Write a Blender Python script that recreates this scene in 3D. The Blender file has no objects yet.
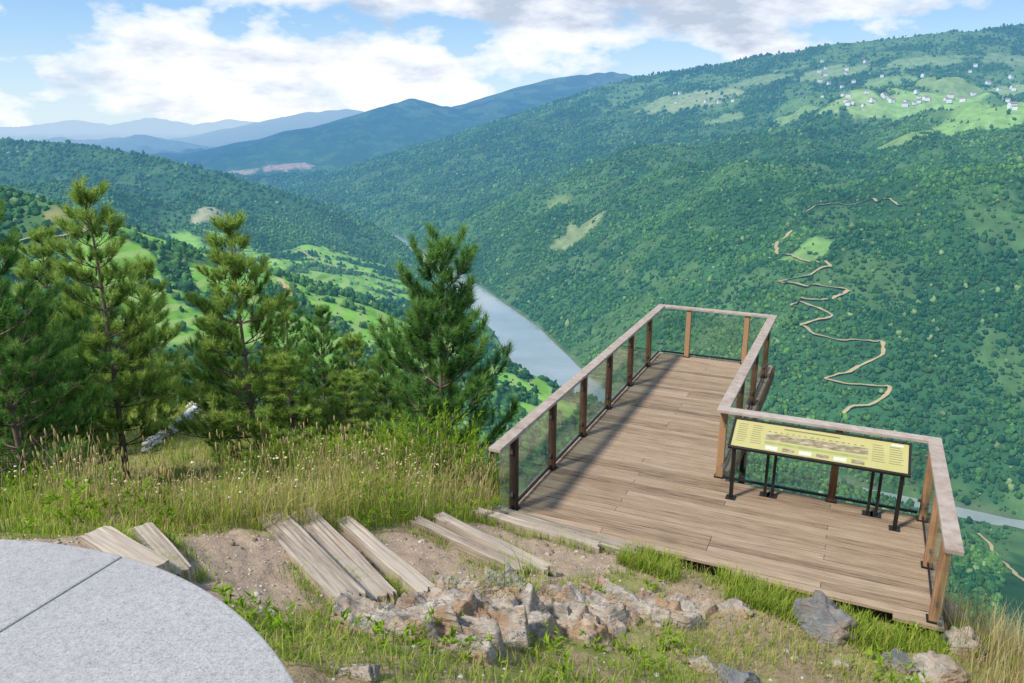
import bpy, bmesh, math, random
import numpy as np
from mathutils import Vector, noise as mnoise

R = math.radians
rng = np.random.default_rng(11)
random.seed(11)
SC = bpy.context.scene
COL = SC.collection

# ------------------------------------------------------------------ camera
FPX = 770.0
PITCH = math.atan((341.5 - 120) / FPX)
cp, sp = math.cos(PITCH), math.sin(PITCH)
cam = bpy.data.cameras.new('camera')
cam.lens = FPX / 1024 * 36
cam.sensor_width = 36
cam.clip_start = 0.05
cam.clip_end = 120000
co = bpy.data.objects.new('camera', cam)
COL.objects.link(co)
co.rotation_euler = (math.pi / 2 - PITCH, 0, 0)
SC.camera = co
SC.view_settings.view_transform = 'Standard'
SC.view_settings.look = 'None'
SC.view_settings.exposure = 0

def ray(px, py):
    u = (px - 512) / FPX
    v = (341.5 - py) / FPX
    return np.array([u, cp + v * sp, -sp + v * cp])

def at_d(px, py, d):          # point seen at a pixel, at forward distance d
    w = ray(px, py)
    return w * (d / w[1])

# ------------------------------------------------------------------ noise
G = rng.random((256, 256))
def vnoise(x, y):
    ix = np.floor(x).astype(np.int64); iy = np.floor(y).astype(np.int64)
    fx = x - ix; fy = y - iy
    fx = fx * fx * (3 - 2 * fx); fy = fy * fy * (3 - 2 * fy)
    a = G[ix & 255, iy & 255]; b = G[(ix + 1) & 255, iy & 255]
    c = G[ix & 255, (iy + 1) & 255]; d = G[(ix + 1) & 255, (iy + 1) & 255]
    return (a * (1 - fx) + b * fx) * (1 - fy) + (c * (1 - fx) + d * fx) * fy
def fbm(x, y, o=4):
    s = 0; a = .5; t = 0
    for i in range(o):
        s = s + a * vnoise(x + 17.3 * i, y + 5.1 * i); t += a
        x = x * 2.03; y = y * 2.03; a *= .5
    return s / t
def sstep(a, b, x):
    t = np.clip((x - a) / (b - a), 0, 1)
    return t * t * (3 - 2 * t)

# ------------------------------------------------------------------ terrain
RIVER = np.array([(9000, -2500), (1800, 180), (1000, 470), (520, 712), (238, 858), (124, 990), (68, 1195), (8, 1480), (-84, 1790),
                  (-268, 2353), (-340, 2560), (-520, 2950), (-900, 3500), (-1700, 4200), (-5000, 8000), (-16000, 18000)], float)
def polydist(X, Y, P):
    best = np.full(X.shape, 1e12); side = np.zeros(X.shape); par = np.zeros(X.shape)
    for i in range(len(P) - 1):
        ax, ay = P[i][:2]; bx, by = P[i + 1][:2]
        dx, dy = bx - ax, by - ay
        L2 = dx * dx + dy * dy + 1e-12
        t = np.clip(((X - ax) * dx + (Y - ay) * dy) / L2, 0, 1)
        ex = X - ax - t * dx; ey = Y - ay - t * dy
        d = ex * ex + ey * ey
        m = d < best
        best = np.where(m, d, best)
        side = np.where(m, -(dx * (Y - ay) - dy * (X - ax)), side)
        par = np.where(m, i + t, par)
    return np.sqrt(best), side, par
def river_sd(X, Y):           # distance to the river, counted so that the water's edge is always at 42
    s, sd, par = polydist(X, Y, RIVER)
    hw = np.interp(par, [0, 3, 4, 5, 6, 7, 8, 9, 10, 15], [8, 8, 22, 54, 54, 48, 36, 24, 18, 18])
    return np.where(s > hw, s - hw + 42, s * 42 / hw), sd
def ridge(X, Y, P, k, A):
    P = np.array(P, float)
    h = np.full(X.shape, -1e9)
    for i in range(len(P) - 1):
        ax, ay, az = P[i]; bx, by, bz = P[i + 1]
        dx, dy = bx - ax, by - ay
        L2 = dx * dx + dy * dy
        t = np.clip(((X - ax) * dx + (Y - ay) * dy) / L2, 0, 1)
        d = np.hypot(X - ax - t * dx, Y - ay - t * dy)
        h = np.maximum(h, az + t * (bz - az) - A * (1 - np.exp(-d * k / A)))
    return h
def crest(L):
    return [tuple(at_d(px, py, d)) for px, py, d in L]
HILL = [(300, -600, 60), (60, -120, 12), (0, -6, -1.6), (-1, 3, -3.0), (-12, 13, -6.0), (-40, 40, -16), (-250, 300, -115), (-480, 690, -60)]
R_A = crest([(1300, -4, 4600), (1024, 25, 4300), (930, 32, 4200), (850, 43, 4300), (760, 55, 4600), (690, 68, 4900), (645, 75, 4900), (606, 84, 4800), (560, 114, 4300), (505, 152, 3800), (435, 192, 3400), (384, 215, 3250)])
R_B = crest([(760, 66, 9000), (660, 75, 8600), (600, 73, 8300), (572, 73, 8200), (530, 86, 8000), (500, 97, 7800), (462, 108, 7600), (440, 104, 7500), (414, 97, 7300), (395, 101, 7200), (370, 113, 7000), (320, 133, 6700), (270, 151, 6400), (215, 162, 6300)])
R_C = crest([(-260, 128, 3400), (0, 138, 3000), (60, 142, 2900), (130, 152, 2800), (200, 167, 2700), (260, 187, 2620), (320, 208, 2540), (404, 248, 2470)])
R_D = crest([(-220, 150, 760), (-60, 172, 720), (5, 185, 700), (50, 197, 680), (90, 232, 660), (135, 300, 640), (165, 380, 600)])
R_E = crest([(150, 146, 15000), (200, 136, 14500), (240, 126, 14000), (280, 117, 13800), (312, 111, 13600), (345, 109, 13500), (372, 113, 13500), (410, 119, 13500), (520, 124, 13000)])
R_F = crest([(-300, 122, 26000), (-60, 127, 25000), (0, 129, 24500), (40, 124, 24000), (75, 119, 24000), (110, 124, 24000), (150, 118, 23500), (190, 124, 23000), (230, 119, 23000), (270, 123, 23000), (330, 122, 22000)])
R_G = crest([(-60, 150, 11500), (10, 146, 11000), (60, 137, 10800), (100, 141, 10500), (140, 134, 10200), (180, 141, 9800), (205, 150, 9500), (250, 158, 9000), (300, 166, 8600)])

E1 = np.array([0.415, 0.910]); E1 /= np.linalg.norm(E1)
E2 = np.array([E1[1], -E1[0]])
DO = np.array([2.99, 15.19]); DZ = -4.6
def deck_ab(X, Y):
    x = X - DO[0]; y = Y - DO[1]
    return x * E1[0] + y * E1[1], x * E2[0] + y * E2[1]
def front_edge(b):            # the near edge of the deck runs slightly askew
    return -7.40 - .075 * b

CT = [(0, 0, -1.65), (-1, 1, -1.65), (1.2, 0, -1.8), (-2, 2, -1.9), (-3, 0, -1.7), (0, -3, -1.3), (3, 0, -2.6), (0, 2, -2.0), (0, 3, -2.7), (.3, 4, -3.4), (-6, 3, -2.2),
      (.62, 4.7, -3.85), (.4, 5.6, -4.1), (.6, 6.6, -4.36), (-2.6, 4.8, -3.05), (-1.67, 5.9, -3.68), (-1.2, 6.2, -3.88), (-.25, 7.0, -4.24), (.6, 7.8, -4.58),
      (-1.95, 4.9, -3.35), (-1.2, 4.6, -3.35), (-4.1, 5.5, -3.15), (-3.4, 7.7, -3.98), (-2.2, 9.6, -4.75), (-.6, 8.7, -4.7), (3.3, 5.3, -4.55), (2, 5.8, -4.48), (2.4, 6.7, -4.64), (4, 5.6, -4.66), (4.3, 6.3, -4.8),
      (2, 4, -3.9), (4, 3.5, -4.3), (5, 5, -4.9), (5.3, 7, -5.5), (1.5, 9, -5.0), (3, 10, -6), (3, 14, -9.5), (5.5, 10, -7.6), (7, 8, -7.6), (7, 5, -6.0),
      (-2, 12, -6.1), (-4, 10.2, -5.3), (-4.5, 14, -6.8), (-6, 8, -4.45), (-6, 11, -5.8), (-8, 12, -6.3), (-10, 8, -4.9), (-8, 16, -6.95), (-8.4, 19, -6.8), (-10.5, 18, -6.9), (-12, 14, -6.7), (0, 12, -6.8), (0, 16, -9.4), (-3, 18, -8.6), (-7, 6, -3.7)]
for k in range(18):
    th = k * 2 * math.pi / 18
    x, y = 42 * math.sin(th), 42 * math.cos(th)
    CT.append((x, y, float(ridge(np.array([x]), np.array([y]), HILL, .75, 600)[0])))
CT = np.array(CT)
def tpsk(d2):
    return d2 * np.log(d2 + 1e-9)
_n = len(CT)
_D = (CT[:, None, 0] - CT[None, :, 0]) ** 2 + (CT[:, None, 1] - CT[None, :, 1]) ** 2
_M = np.zeros((_n + 3, _n + 3)); _M[:_n, :_n] = tpsk(_D) + np.eye(_n) * .05
_M[:_n, _n] = 1; _M[:_n, _n + 1:] = CT[:, :2]; _M[_n, :_n] = 1; _M[_n + 1:, :_n] = CT[:, :2].T
_W = np.linalg.solve(_M, np.concatenate([CT[:, 2], [0, 0, 0]]))
def local(X, Y):
    h = _W[_n] + _W[_n + 1] * X + _W[_n + 2] * Y
    for i in range(_n):
        h = h + _W[i] * tpsk((X - CT[i, 0]) ** 2 + (Y - CT[i, 1]) ** 2)
    return h
OUTCROP = np.array([(-.66, 4.35), (-.5, 5.0), (-.2, 5.45), (.6, 5.9), (1.8, 6.5)])
def outcrop_w(x, y):
    d, _, _ = polydist(x, y, OUTCROP)
    return (1 - sstep(.1, .5, d + (fbm(x * 4, y * 4, 3) - .5) * .5))

def height(X, Y):
    X = np.asarray(X, float); Y = np.asarray(Y, float)
    shp = X.shape; X = X.ravel(); Y = Y.ravel()
    r = np.hypot(X, Y)
    h = np.zeros(X.shape)
    far = r > 16
    if far.any():
        x, y = X[far], Y[far]; rr = r[far]
        s, sd = river_sd(x, y)
        fR = np.interp(s, [0, 42, 70, 305, 640, 1240, 1900, 3500, 8000], [-14, 0, 18, 168, 275, 380, 450, 540, 560])
        q = sstep(5200, 7500, rr)
        fR = fR * (1 - q) + np.minimum(fR, 230) * q
        q = sstep(2300, 3200, y) * (1 - sstep(250, 1200, x))
        fR = fR * (1 - q) + np.minimum(fR, 50) * q
        fL = np.interp(s, [0, 42, 70, 150, 300, 800, 2000, 6000], [-14, 0, 3, 14, 60, 160, 215, 240])
        q = sstep(3300, 5000, rr)
        fL = fL * (1 - q) + np.minimum(fL, 90) * q
        b = np.where(sd > 0, fR, fL) - 400
        amp = np.clip(s - 45, 0, 500) / 500
        ampb = np.where(sd > 0, amp, np.clip(s - 180, 0, 500) / 500)
        gl = np.abs(2 * fbm(x / 420 + 3, y / 420 + 9, 4) - 1)
        b = b + ampb * (165 * (gl - .22) + 40 * (fbm(x / 130, y / 130, 3) - .5))
        wob = (fbm(x / 600 + 40, y / 600, 5) - .5)
        gl2 = np.abs(2 * fbm(x / 900 + 13, y / 900 + 2, 4) - 1) - .2
        b = np.maximum(b, ridge(x, y, R_A, .34, 3000) + amp * (30 * wob + 40 * gl2))
        b = np.maximum(b, ridge(x, y, R_B, .30, 1500) + amp * (50 * wob + 70 * gl2))
        b = np.maximum(b, ridge(x, y, R_C, .40, 900) + np.clip(s / 400, 0, 1) * (26 * wob + 20 * gl2))
        b = np.maximum(b, ridge(x, y, R_D, .5, 900) + 20 * wob)
        b = np.maximum(b, ridge(x, y, R_E, .25, 1500) + 60 * wob + 60 * gl2)
        b = np.maximum(b, ridge(x, y, R_F, .25, 1500) + 70 * wob + 60 * gl2)
        b = np.maximum(b, ridge(x, y, R_G, .25, 1500) + 50 * wob + 60 * gl2)
        w = sstep(60, 350, rr)
        b = np.maximum(b, ridge(x, y, HILL, .78, 640) + w * (24 * wob + 16 * (gl - .3)))
        carve = -400 + np.where(s < 42, (s - 42) * .33, (s - 42) * .75)      # the river keeps its bed
        b = np.where(rr > 300, np.minimum(b, carve), b)
        h[far] = b
    near = r < 42
    if near.any():
        x, y = X[near], Y[near]; rr = r[near]
        l = local(x, y) + (fbm(x * 1.3, y * 1.3, 4) - .5) * .2 + (fbm(x * 7, y * 7, 3) - .5) * .045
        a, bb = deck_ab(x, y)
        fe = front_edge(bb)
        along = (bb > -.5) & (bb < 4.72)
        l = np.where(along & (a <= fe) & (a > fe - 1.2), np.minimum(l, DZ - .06 + .38 * (fe - a)), l)
        ins = (a > fe) & (a < 1.5) & (bb > -.15) & (bb < 4.72)
        l = np.where(ins, np.minimum(l, -4.78 - .25 * np.clip(a - fe, 0, 1)), l)
        w = np.where(rr < 16, 0, sstep(16, 40, rr))
        h[near] = l * (1 - w) + h[near] * w
    return h.reshape(shp)

_T = np.geomspace(1.2, 30000, 3000)
def cast(px, py):
    w = ray(px, py); w = w / w[1]
    hh = height(w[0] * _T, w[1] * _T)
    below = np.where(w[2] * _T < hh)[0]
    i = below[0] if len(below) else len(_T) - 1
    t = _T[i]
    if i > 0:
        g0 = w[2] * _T[i - 1] - hh[i - 1]; g1 = w[2] * t - hh[i]
        f = g0 / (g0 - g1) if g0 != g1 else 0
        t = _T[i - 1] + f * (t - _T[i - 1])
    return Vector((w[0] * t, w[1] * t, float(height(np.array([w[0] * t]), np.array([w[1] * t]))[0])))
def gz(x, y):
    return float(height(np.array([x]), np.array([y]))[0])

# ------------------------------------------------------------------ object helpers
def tag(o, label=None, cat=None, group=None, kind=None):
    if label: o['label'] = label
    if cat: o['category'] = cat
    if group: o['group'] = group
    if kind: o['kind'] = kind
    return o
def empty(name, loc=(0, 0, 0), rz=0):
    o = bpy.data.objects.new(name, None); COL.objects.link(o)
    o.location = loc; o.rotation_euler = (0, 0, rz); o.empty_display_size = .2
    return o
def link(name, me, mat=None, parent=None):
    o = bpy.data.objects.new(name, me); COL.objects.link(o)
    if mat is not None:
        for m in (mat if isinstance(mat, (list, tuple)) else [mat]): me.materials.append(m)
    if parent: o.parent = parent
    return o
def mesh_np(name, V, F, smooth=False, tint=None, col=None, extra=None):
    V = np.ascontiguousarray(V, np.float32); F = np.ascontiguousarray(F, np.int32)
    me = bpy.data.meshes.new(name)
    me.vertices.add(len(V)); me.vertices.foreach_set('co', V.ravel())
    k = F.shape[1]
    me.loops.add(F.size); me.loops.foreach_set('vertex_index', F.ravel())
    me.polygons.add(len(F)); me.polygons.foreach_set('loop_start', np.arange(0, F.size, k, dtype=np.int32))
    me.update(calc_edges=True)
    if smooth: me.polygons.foreach_set('use_smooth', np.ones(len(F), bool))
    if tint is not None:
        me.attributes.new('tint', 'FLOAT', 'POINT').data.foreach_set('value', np.ascontiguousarray(tint, np.float32))
    if extra is not None:
        for kx, ar in extra.items():
            me.attributes.new(kx, 'FLOAT', 'POINT').data.foreach_set('value', np.ascontiguousarray(ar, np.float32))
    if col is not None:
        c4 = np.ones((len(V), 4), np.float32); c4[:, :3] = col
        me.attributes.new('col', 'FLOAT_COLOR', 'POINT').data.foreach_set('color', c4.ravel())
    return me
class MB:
    def __init__(s): s.v = []; s.f = []; s.mi = []; s.t = []
    def box(s, x0, x1, y0, y1, z0, z1, tint=.5, mi=0):
        n = len(s.v)
        s.v += [(x0, y0, z0), (x1, y0, z0), (x1, y1, z0), (x0, y1, z0), (x0, y0, z1), (x1, y0, z1), (x1, y1, z1), (x0, y1, z1)]
        s.f += [tuple(n + i for i in q) for q in ((0, 3, 2, 1), (4, 5, 6, 7), (0, 1, 5, 4), (1, 2, 6, 5), (2, 3, 7, 6), (3, 0, 4, 7))]
        s.mi += [mi] * 6; s.t += [tint] * 8
    def beam(s, p, q, w, d, up=(0, 0, 1), tint=.5, mi=0):
        p = Vector(p); q = Vector(q); ax = (q - p).normalized()
        sd = ax.cross(Vector(up))
        if sd.length < 1e-4: sd = ax.cross(Vector((1, 0, 0)))
        sd.normalize(); u2 = sd.cross(ax)
        n = len(s.v)
        for c in (p, q):
            for a, b in ((-1, -1), (1, -1), (1, 1), (-1, 1)):
                s.v.append(tuple(c + sd * (a * w / 2) + u2 * (b * d / 2)))
        s.f += [tuple(n + i for i in k) for k in ((0, 1, 2, 3), (7, 6, 5, 4), (1, 0, 4, 5), (2, 1, 5, 6), (3, 2, 6, 7), (0, 3, 7, 4))]
        s.mi += [mi] * 6; s.t += [tint] * 8
    def tube(s, pts, rad, n=7, tint=.5, mi=0):
        pts = [Vector(p) for p in pts]; base = len(s.v)
        for i, p in enumerate(pts):
            a = (pts[min(i + 1, len(pts) - 1)] - pts[max(i - 1, 0)]).normalized()
            x = a.cross(Vector((.31, .95, .05))).normalized(); y = a.cross(x)
            for k in range(n):
                th = 2 * math.pi * k / n
                s.v.append(tuple(p + (x * math.cos(th) + y * math.sin(th)) * rad[i])); s.t.append(tint)
        for i in range(len(pts) - 1):
            for k in range(n):
                s.f.append((base + i * n + k, base + i * n + (k + 1) % n, base + (i + 1) * n + (k + 1) % n, base + (i + 1) * n + k)); s.mi.append(mi)
        s.f.append(tuple(base + k for k in range(n))[::-1]); s.mi.append(mi)
        e = base + (len(pts) - 1) * n
        s.f.append(tuple(e + k for k in range(n))); s.mi.append(mi)
    def build(s, name, mat, parent=None, bevel=0, smooth=False):
        me = bpy.data.meshes.new(name); me.from_pydata(s.v, [], s.f); me.update()
        me.polygons.foreach_set('material_index', np.array(s.mi, np.int32))
        if smooth: me.polygons.foreach_set('use_smooth', np.ones(len(s.f), bool))
        me.attributes.new('tint', 'FLOAT', 'POINT').data.foreach_set('value', np.array(s.t, np.float32))
        o = link(name, me, mat, parent)
        if bevel:
            b = o.modifiers.new('bevel', 'BEVEL'); b.width = bevel; b.segments = 2
        return o

# ------------------------------------------------------------------ material helpers
class NT:
    def __init__(s, name):
        s.m = bpy.data.materials.new(name); s.m.use_nodes = True
        s.t = s.m.node_tree; s.t.nodes.clear()
        s.out = s.t.nodes.new('ShaderNodeOutputMaterial')
    def n(s, ty, ins=None, **kw):
        nd = s.t.nodes.new(ty)
        for k, v in kw.items(): setattr(nd, k, v)
        for k, v in (ins or {}).items():
            if isinstance(v, bpy.types.NodeSocket): s.t.links.new(v, nd.inputs[k])
            else: nd.inputs[k].default_value = v
        return nd
    def ramp(s, fac, stops):
        nd = s.t.nodes.new('ShaderNodeValToRGB'); s.t.links.new(fac, nd.inputs[0])
        el = nd.color_ramp.elements
        while len(el) < len(stops): el.new(.5)
        for e, (p, c) in zip(el, stops): e.position = p; e.color = (*c, 1)
        return nd.outputs[0]
    def coord(s, scale=(1, 1, 1), kind='Object'):
        tc = s.n('ShaderNodeTexCoord'); mp = s.n('ShaderNodeMapping', {'Vector': tc.outputs[kind], 'Scale': scale}); return mp.outputs[0]
    def noise(s, vec, scale, detail=5, rough=.55):
        return s.n('ShaderNodeTexNoise', {'Vector': vec, 'Scale': scale, 'Detail': detail, 'Roughness': rough}).outputs['Fac']
    def mix(s, f, a, b, mode='MIX'):
        nd = s.n('ShaderNodeMix', data_type='RGBA', blend_type=mode)
        for idx, v in ((0, f), (6, a), (7, b)):
            if isinstance(v, bpy.types.NodeSocket): s.t.links.new(v, nd.inputs[idx])
            else: nd.inputs[idx].default_value = v if idx == 0 or len(v) == 4 else (*v, 1)
        return nd.outputs[2]
    def math(s, op, a, b=0.0, clamp=False):
        nd = s.n('ShaderNodeMath', {0: a, 1: b}, operation=op); nd.use_clamp = clamp; return nd.outputs[0]
    def attr(s, name, out='Fac'):
        return s.n('ShaderNodeAttribute', attribute_name=name).outputs[out]
    def bump(s, h, st=.5, dist=.01):
        return s.n('ShaderNodeBump', {'Height': h, 'Strength': st, 'Distance': dist}).outputs[0]
    def pbr(s, color, rough=.8, normal=None, **ins):
        d = {'Base Color': color if isinstance(color, bpy.types.NodeSocket) else (*color, 1), 'Roughness': rough}
        if normal is not None: d['Normal'] = normal
        d.update(ins)
        return s.n('ShaderNodeBsdfPrincipled', d).outputs[0]
    def diff(s, color, normal=None):
        d = {'Color': color if isinstance(color, bpy.types.NodeSocket) else (*color, 1)}
        if normal is not None: d['Normal'] = normal
        return s.n('ShaderNodeBsdfDiffuse', d).outputs[0]
    def fin(s, sh):
        s.t.links.new(sh, s.out.inputs[0]); return s.m
    def dist(s):
        g = s.n('ShaderNodeNewGeometry')
        return s.n('ShaderNodeVectorMath', {0: g.outputs['Position']}, operation='LENGTH').outputs['Value']
    def haze(s, sh, L=7200.0):  # aerial haze painted in as blue emission, growing with distance from the origin
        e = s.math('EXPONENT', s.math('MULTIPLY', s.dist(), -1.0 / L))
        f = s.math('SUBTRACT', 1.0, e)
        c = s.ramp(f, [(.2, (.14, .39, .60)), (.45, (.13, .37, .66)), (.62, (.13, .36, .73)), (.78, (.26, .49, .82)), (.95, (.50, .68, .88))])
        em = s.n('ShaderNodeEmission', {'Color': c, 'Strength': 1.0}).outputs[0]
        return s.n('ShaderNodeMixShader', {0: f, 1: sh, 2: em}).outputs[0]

def m_terrain():
    t = NT('terrain ground')
    g = t.n('ShaderNodeNewGeometry').outputs['Position']
    col = t.attr('col', 'Color')
    n1 = t.noise(g, 9, 4, .7); n1b = t.noise(g, 60, 2, .7)
    n2 = t.noise(g, .03, 4, .65)
    near = t.math('ADD', t.math('MULTIPLY', n1, 1.0), t.math('MULTIPLY', n1b, .9))
    near = t.math('ADD', near, .05)
    farv = t.math('ADD', t.math('MULTIPLY', n2, 1.5), .25)
    mr = t.n('ShaderNodeMapRange', {'Value': t.dist(), 1: 25.0, 2: 120.0}).outputs[0]
    f = t.n('ShaderNodeMix', {0: mr, 2: near, 3: farv}, data_type='FLOAT').outputs[0]
    c = t.mix(1.0, col, t.n('ShaderNodeCombineColor', {0: f, 1: f, 2: f}).outputs[0], 'MULTIPLY')
    z = t.n('ShaderNodeSeparateXYZ', {0: g}).outputs[2]
    st = t.math('SINE', t.math('MULTIPLY', t.math('ADD', z, t.math('MULTIPLY', n2, 6.0)), .75))
    st = t.math('MULTIPLY', t.math('GREATER_THAN', st, .2), t.math('MULTIPLY', t.attr('vine'), .55))
    c = t.mix(st, c, (.33, .42, .14))
    hb = t.math('ADD', n1, t.math('MULTIPLY', n1b, .5))
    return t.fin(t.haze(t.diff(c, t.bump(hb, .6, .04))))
def m_crown():
    t = NT('woodland foliage')
    g = t.n('ShaderNodeNewGeometry').outputs['Position']
    n = t.noise(g, .8, 3, .8)
    c = t.mix(1.0, t.attr('col', 'Color'), t.ramp(n, [(.3, (.25, .29, .32)), (.68, (1.6, 1.6, 1.4))]), 'MULTIPLY')
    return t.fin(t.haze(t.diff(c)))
def m_foliage(name, stops, trans=.3, hz=False):
    t = NT(name)
    c = t.ramp(t.attr('tint'), stops)
    d = t.diff(c)
    if not trans: return t.fin(d)
    tr = t.n('ShaderNodeBsdfTranslucent', {'Color': c}).outputs[0]
    return t.fin(t.n('ShaderNodeMixShader', {0: trans, 1: d, 2: tr}).outputs[0])
def m_wood(name, stops, scale=(1.5, 28, 28), rough=.85, tv=.5, bump=.5, big=.3):
    t = NT(name)
    v = t.coord(scale)
    n = t.noise(v, 1.6, 5, .65); n2 = t.noise(t.coord((.8, 2.5, 2.5)), 1.7, 3)
    f = t.math('ADD', t.math('MULTIPLY', n, 1 - big), t.math('MULTIPLY', n2, big))
    f = t.math('ADD', f, t.math('MULTIPLY', t.math('SUBTRACT', t.attr('tint'), .5), tv))
    return t.fin(t.pbr(t.ramp(f, stops), rough, t.bump(n, bump, .006)))
def m_plain(name, c, rough=.5, metal=0, var=.25):
    t = NT(name)
    n = t.noise(t.coord(), 14, 3)
    k = t.mix(n, tuple(x * (1 - var) for x in c), tuple(min(1, x * (1 + var)) for x in c))
    return t.fin(t.pbr(k, rough, Metallic=metal))
def m_rock(name, stops, sc=5, ru=.8):
    t = NT(name)
    v = t.coord()
    n = t.noise(v, sc, 7, .7)
    lay = t.noise(t.coord((3, 3, 22)), sc * .35, 4, .6)
    rust = t.noise(v, sc * .6, 4, .6)
    c = t.ramp(t.math('ADD', t.math('MULTIPLY', n, .6), t.math('MULTIPLY', lay, .4)), stops)
    c = t.mix(t.ramp(rust, [(.47, (0, 0, 0)), (.61, (ru, ru, ru))]), c, (.30, .175, .085))
    return t.fin(t.pbr(c, .88, t.bump(t.math('ADD', n, lay), 1.0, .035)))
def m_granite():
    t = NT('speckled granite')
    v = t.coord()
    n = t.noise(v, 330, 3, .75); big = t.noise(v, 2.5, 4); mid = t.noise(v, 90, 2)
    f = t.math('ADD', t.math('MULTIPLY', n, .8), t.math('MULTIPLY', mid, .2))
    c = t.ramp(f, [(.32, (.10, .097, .095)), (.43, (.285, .277, .27)), (.55, (.375, .363, .352)), (.68, (.49, .475, .46))])
    c = t.mix(t.ramp(big, [(.4, (0, 0, 0)), (.7, (.4, .4, .4))]), c, (.285, .277, .268))
    return t.fin(t.pbr(c, .6, t.bump(f, .2, .002)))
def m_glass():
    t = NT('clear balustrade glass')
    tr = t.n('ShaderNodeBsdfTransparent', {'Color': (.89, .95, .925, 1)}).outputs[0]
    gl = t.n('ShaderNodeBsdfGlossy', {'Color': (.92, 1, .97, 1), 'Roughness': .03}).outputs[0]
    lw = t.n('ShaderNodeLayerWeight', {'Blend': .5}).outputs['Facing']
    f = t.math('ADD', t.math('MULTIPLY', t.math('POWER', lw, 2.5), .55), .06)
    return t.fin(t.n('ShaderNodeMixShader', {0: f, 1: tr, 2: gl}).outputs[0])
def m_water():
    t = NT('river water')
    g = t.n('ShaderNodeNewGeometry').outputs['Position']
    n = t.noise(g, .12, 3)
    n2 = t.noise(g, .012, 4)
    c = t.mix(n2, (.17, .21, .20), (.40, .43, .41))
    sh = t.pbr(c, .08, t.bump(n, .08, .5), **{'IOR': 1.7})
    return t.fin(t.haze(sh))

M_ter = m_terrain(); M_crown = m_crown(); M_water = m_water()
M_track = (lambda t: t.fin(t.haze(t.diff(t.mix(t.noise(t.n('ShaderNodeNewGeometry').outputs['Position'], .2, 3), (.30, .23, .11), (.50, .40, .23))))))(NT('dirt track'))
M_deck = m_wood('weathered decking', [(.25, (.095, .061, .038)), (.42, (.235, .16, .10)), (.6, (.33, .238, .16)), (.8, (.43, .335, .245))], tv=.36, big=.12)
M_railw = m_wood('bleached handrail wood', [(.2, (.15, .105, .08)), (.45, (.33, .265, .215)), (.75, (.46, .40, .35))], scale=(6, 6, 6), tv=.3)
M_post = m_wood('stained post wood', [(.25, (.03, .013, .008)), (.5, (.13, .055, .026)), (.75, (.36, .20, .10))], scale=(30, 30, 1.5), tv=.8)
M_sleeper = m_wood('bleached sleeper wood', [(.32, (.065, .05, .037)), (.42, (.24, .19, .145)), (.55, (.37, .31, .245)), (.78, (.52, .46, .38))], scale=(.9, 18, 18), tv=.35, bump=1.0)
M_steel = m_plain('dark steel', (.03, .028, .027), .45, .6)
M_steel2 = m_plain('brushed steel', (.35, .36, .36), .35, .9)
M_glass = m_glass(); M_granite = m_granite()
M_rockA = m_rock('pale quartz rock', [(.28, (.05, .042, .035)), (.42, (.235, .20, .165)), (.56, (.42, .37, .31)), (.75, (.61, .565, .50))], ru=.75)
M_rockB = m_rock('grey slate rock', [(.25, (.05, .052, .055)), (.5, (.17, .17, .17)), (.75, (.36, .36, .35))], ru=.4)
M_bark = m_plain('pine bark', (.16, .115, .085), .95, 0, .5)
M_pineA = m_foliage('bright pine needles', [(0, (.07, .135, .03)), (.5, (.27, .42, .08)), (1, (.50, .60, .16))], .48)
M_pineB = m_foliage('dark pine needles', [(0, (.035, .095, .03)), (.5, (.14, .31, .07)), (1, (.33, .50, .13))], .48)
M_shrub = m_foliage('broom foliage', [(0, (.07, .14, .012)), (.5, (.25, .41, .03)), (1, (.45, .58, .07))], .42)
M_grass = m_foliage('green grass', [(0, (.08, .16, .02)), (.5, (.27, .38, .045)), (.75, (.45, .47, .10)), (1, (.56, .49, .20))], .42)
M_dry = m_foliage('dry grass', [(0, (.24, .19, .075)), (.5, (.46, .37, .16)), (1, (.64, .54, .30))], .4)
M_flower = m_foliage('cream flowers', [(0, (.58, .55, .33)), (.6, (.74, .71, .5)), (1, (.70, .57, .12))], .2)

# ------------------------------------------------------------------ tracks, fields and houses: where they lie on the land
TRACKS = [
    ('pale dirt track zigzagging down the middle of the wooded right hillside', 6.0, [(792, 231), (777, 243), (776, 254), (800, 260), (832, 267), (812, 275), (778, 281), (800, 288), (850, 291), (822, 301), (788, 306), (836, 316), (800, 326)]),
    ('thin earth track crossing the upper right hillside', 5, [(902, 207), (870, 200), (835, 204), (800, 213)]),
    ('dirt track of hairpin bends low on the right hillside beside the platform', 5.0, [(800, 326), (815, 335), (840, 341), (884, 341), (884, 354), (850, 374), (822, 380), (850, 385), (893, 389), (878, 402), (842, 415)]),
    ('sandy road bending round the near hill at the left edge', 7, [(20, 243), (52, 241), (82, 236), (89, 224), (74, 212)]),
    ('pale track on the slope at the lower right corner', 3, [(978, 534), (992, 546), (1006, 566), (1024, 582)]),
    ('short earth track above the left bank vineyards', 6, [(262, 262), (278, 280), (290, 298)]),
    ('pale farm track curving through the terraces of the left bank', 5, [(190, 262), (232, 250), (300, 248), (322, 264), (372, 274)]),
]
track_pts = []
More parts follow.
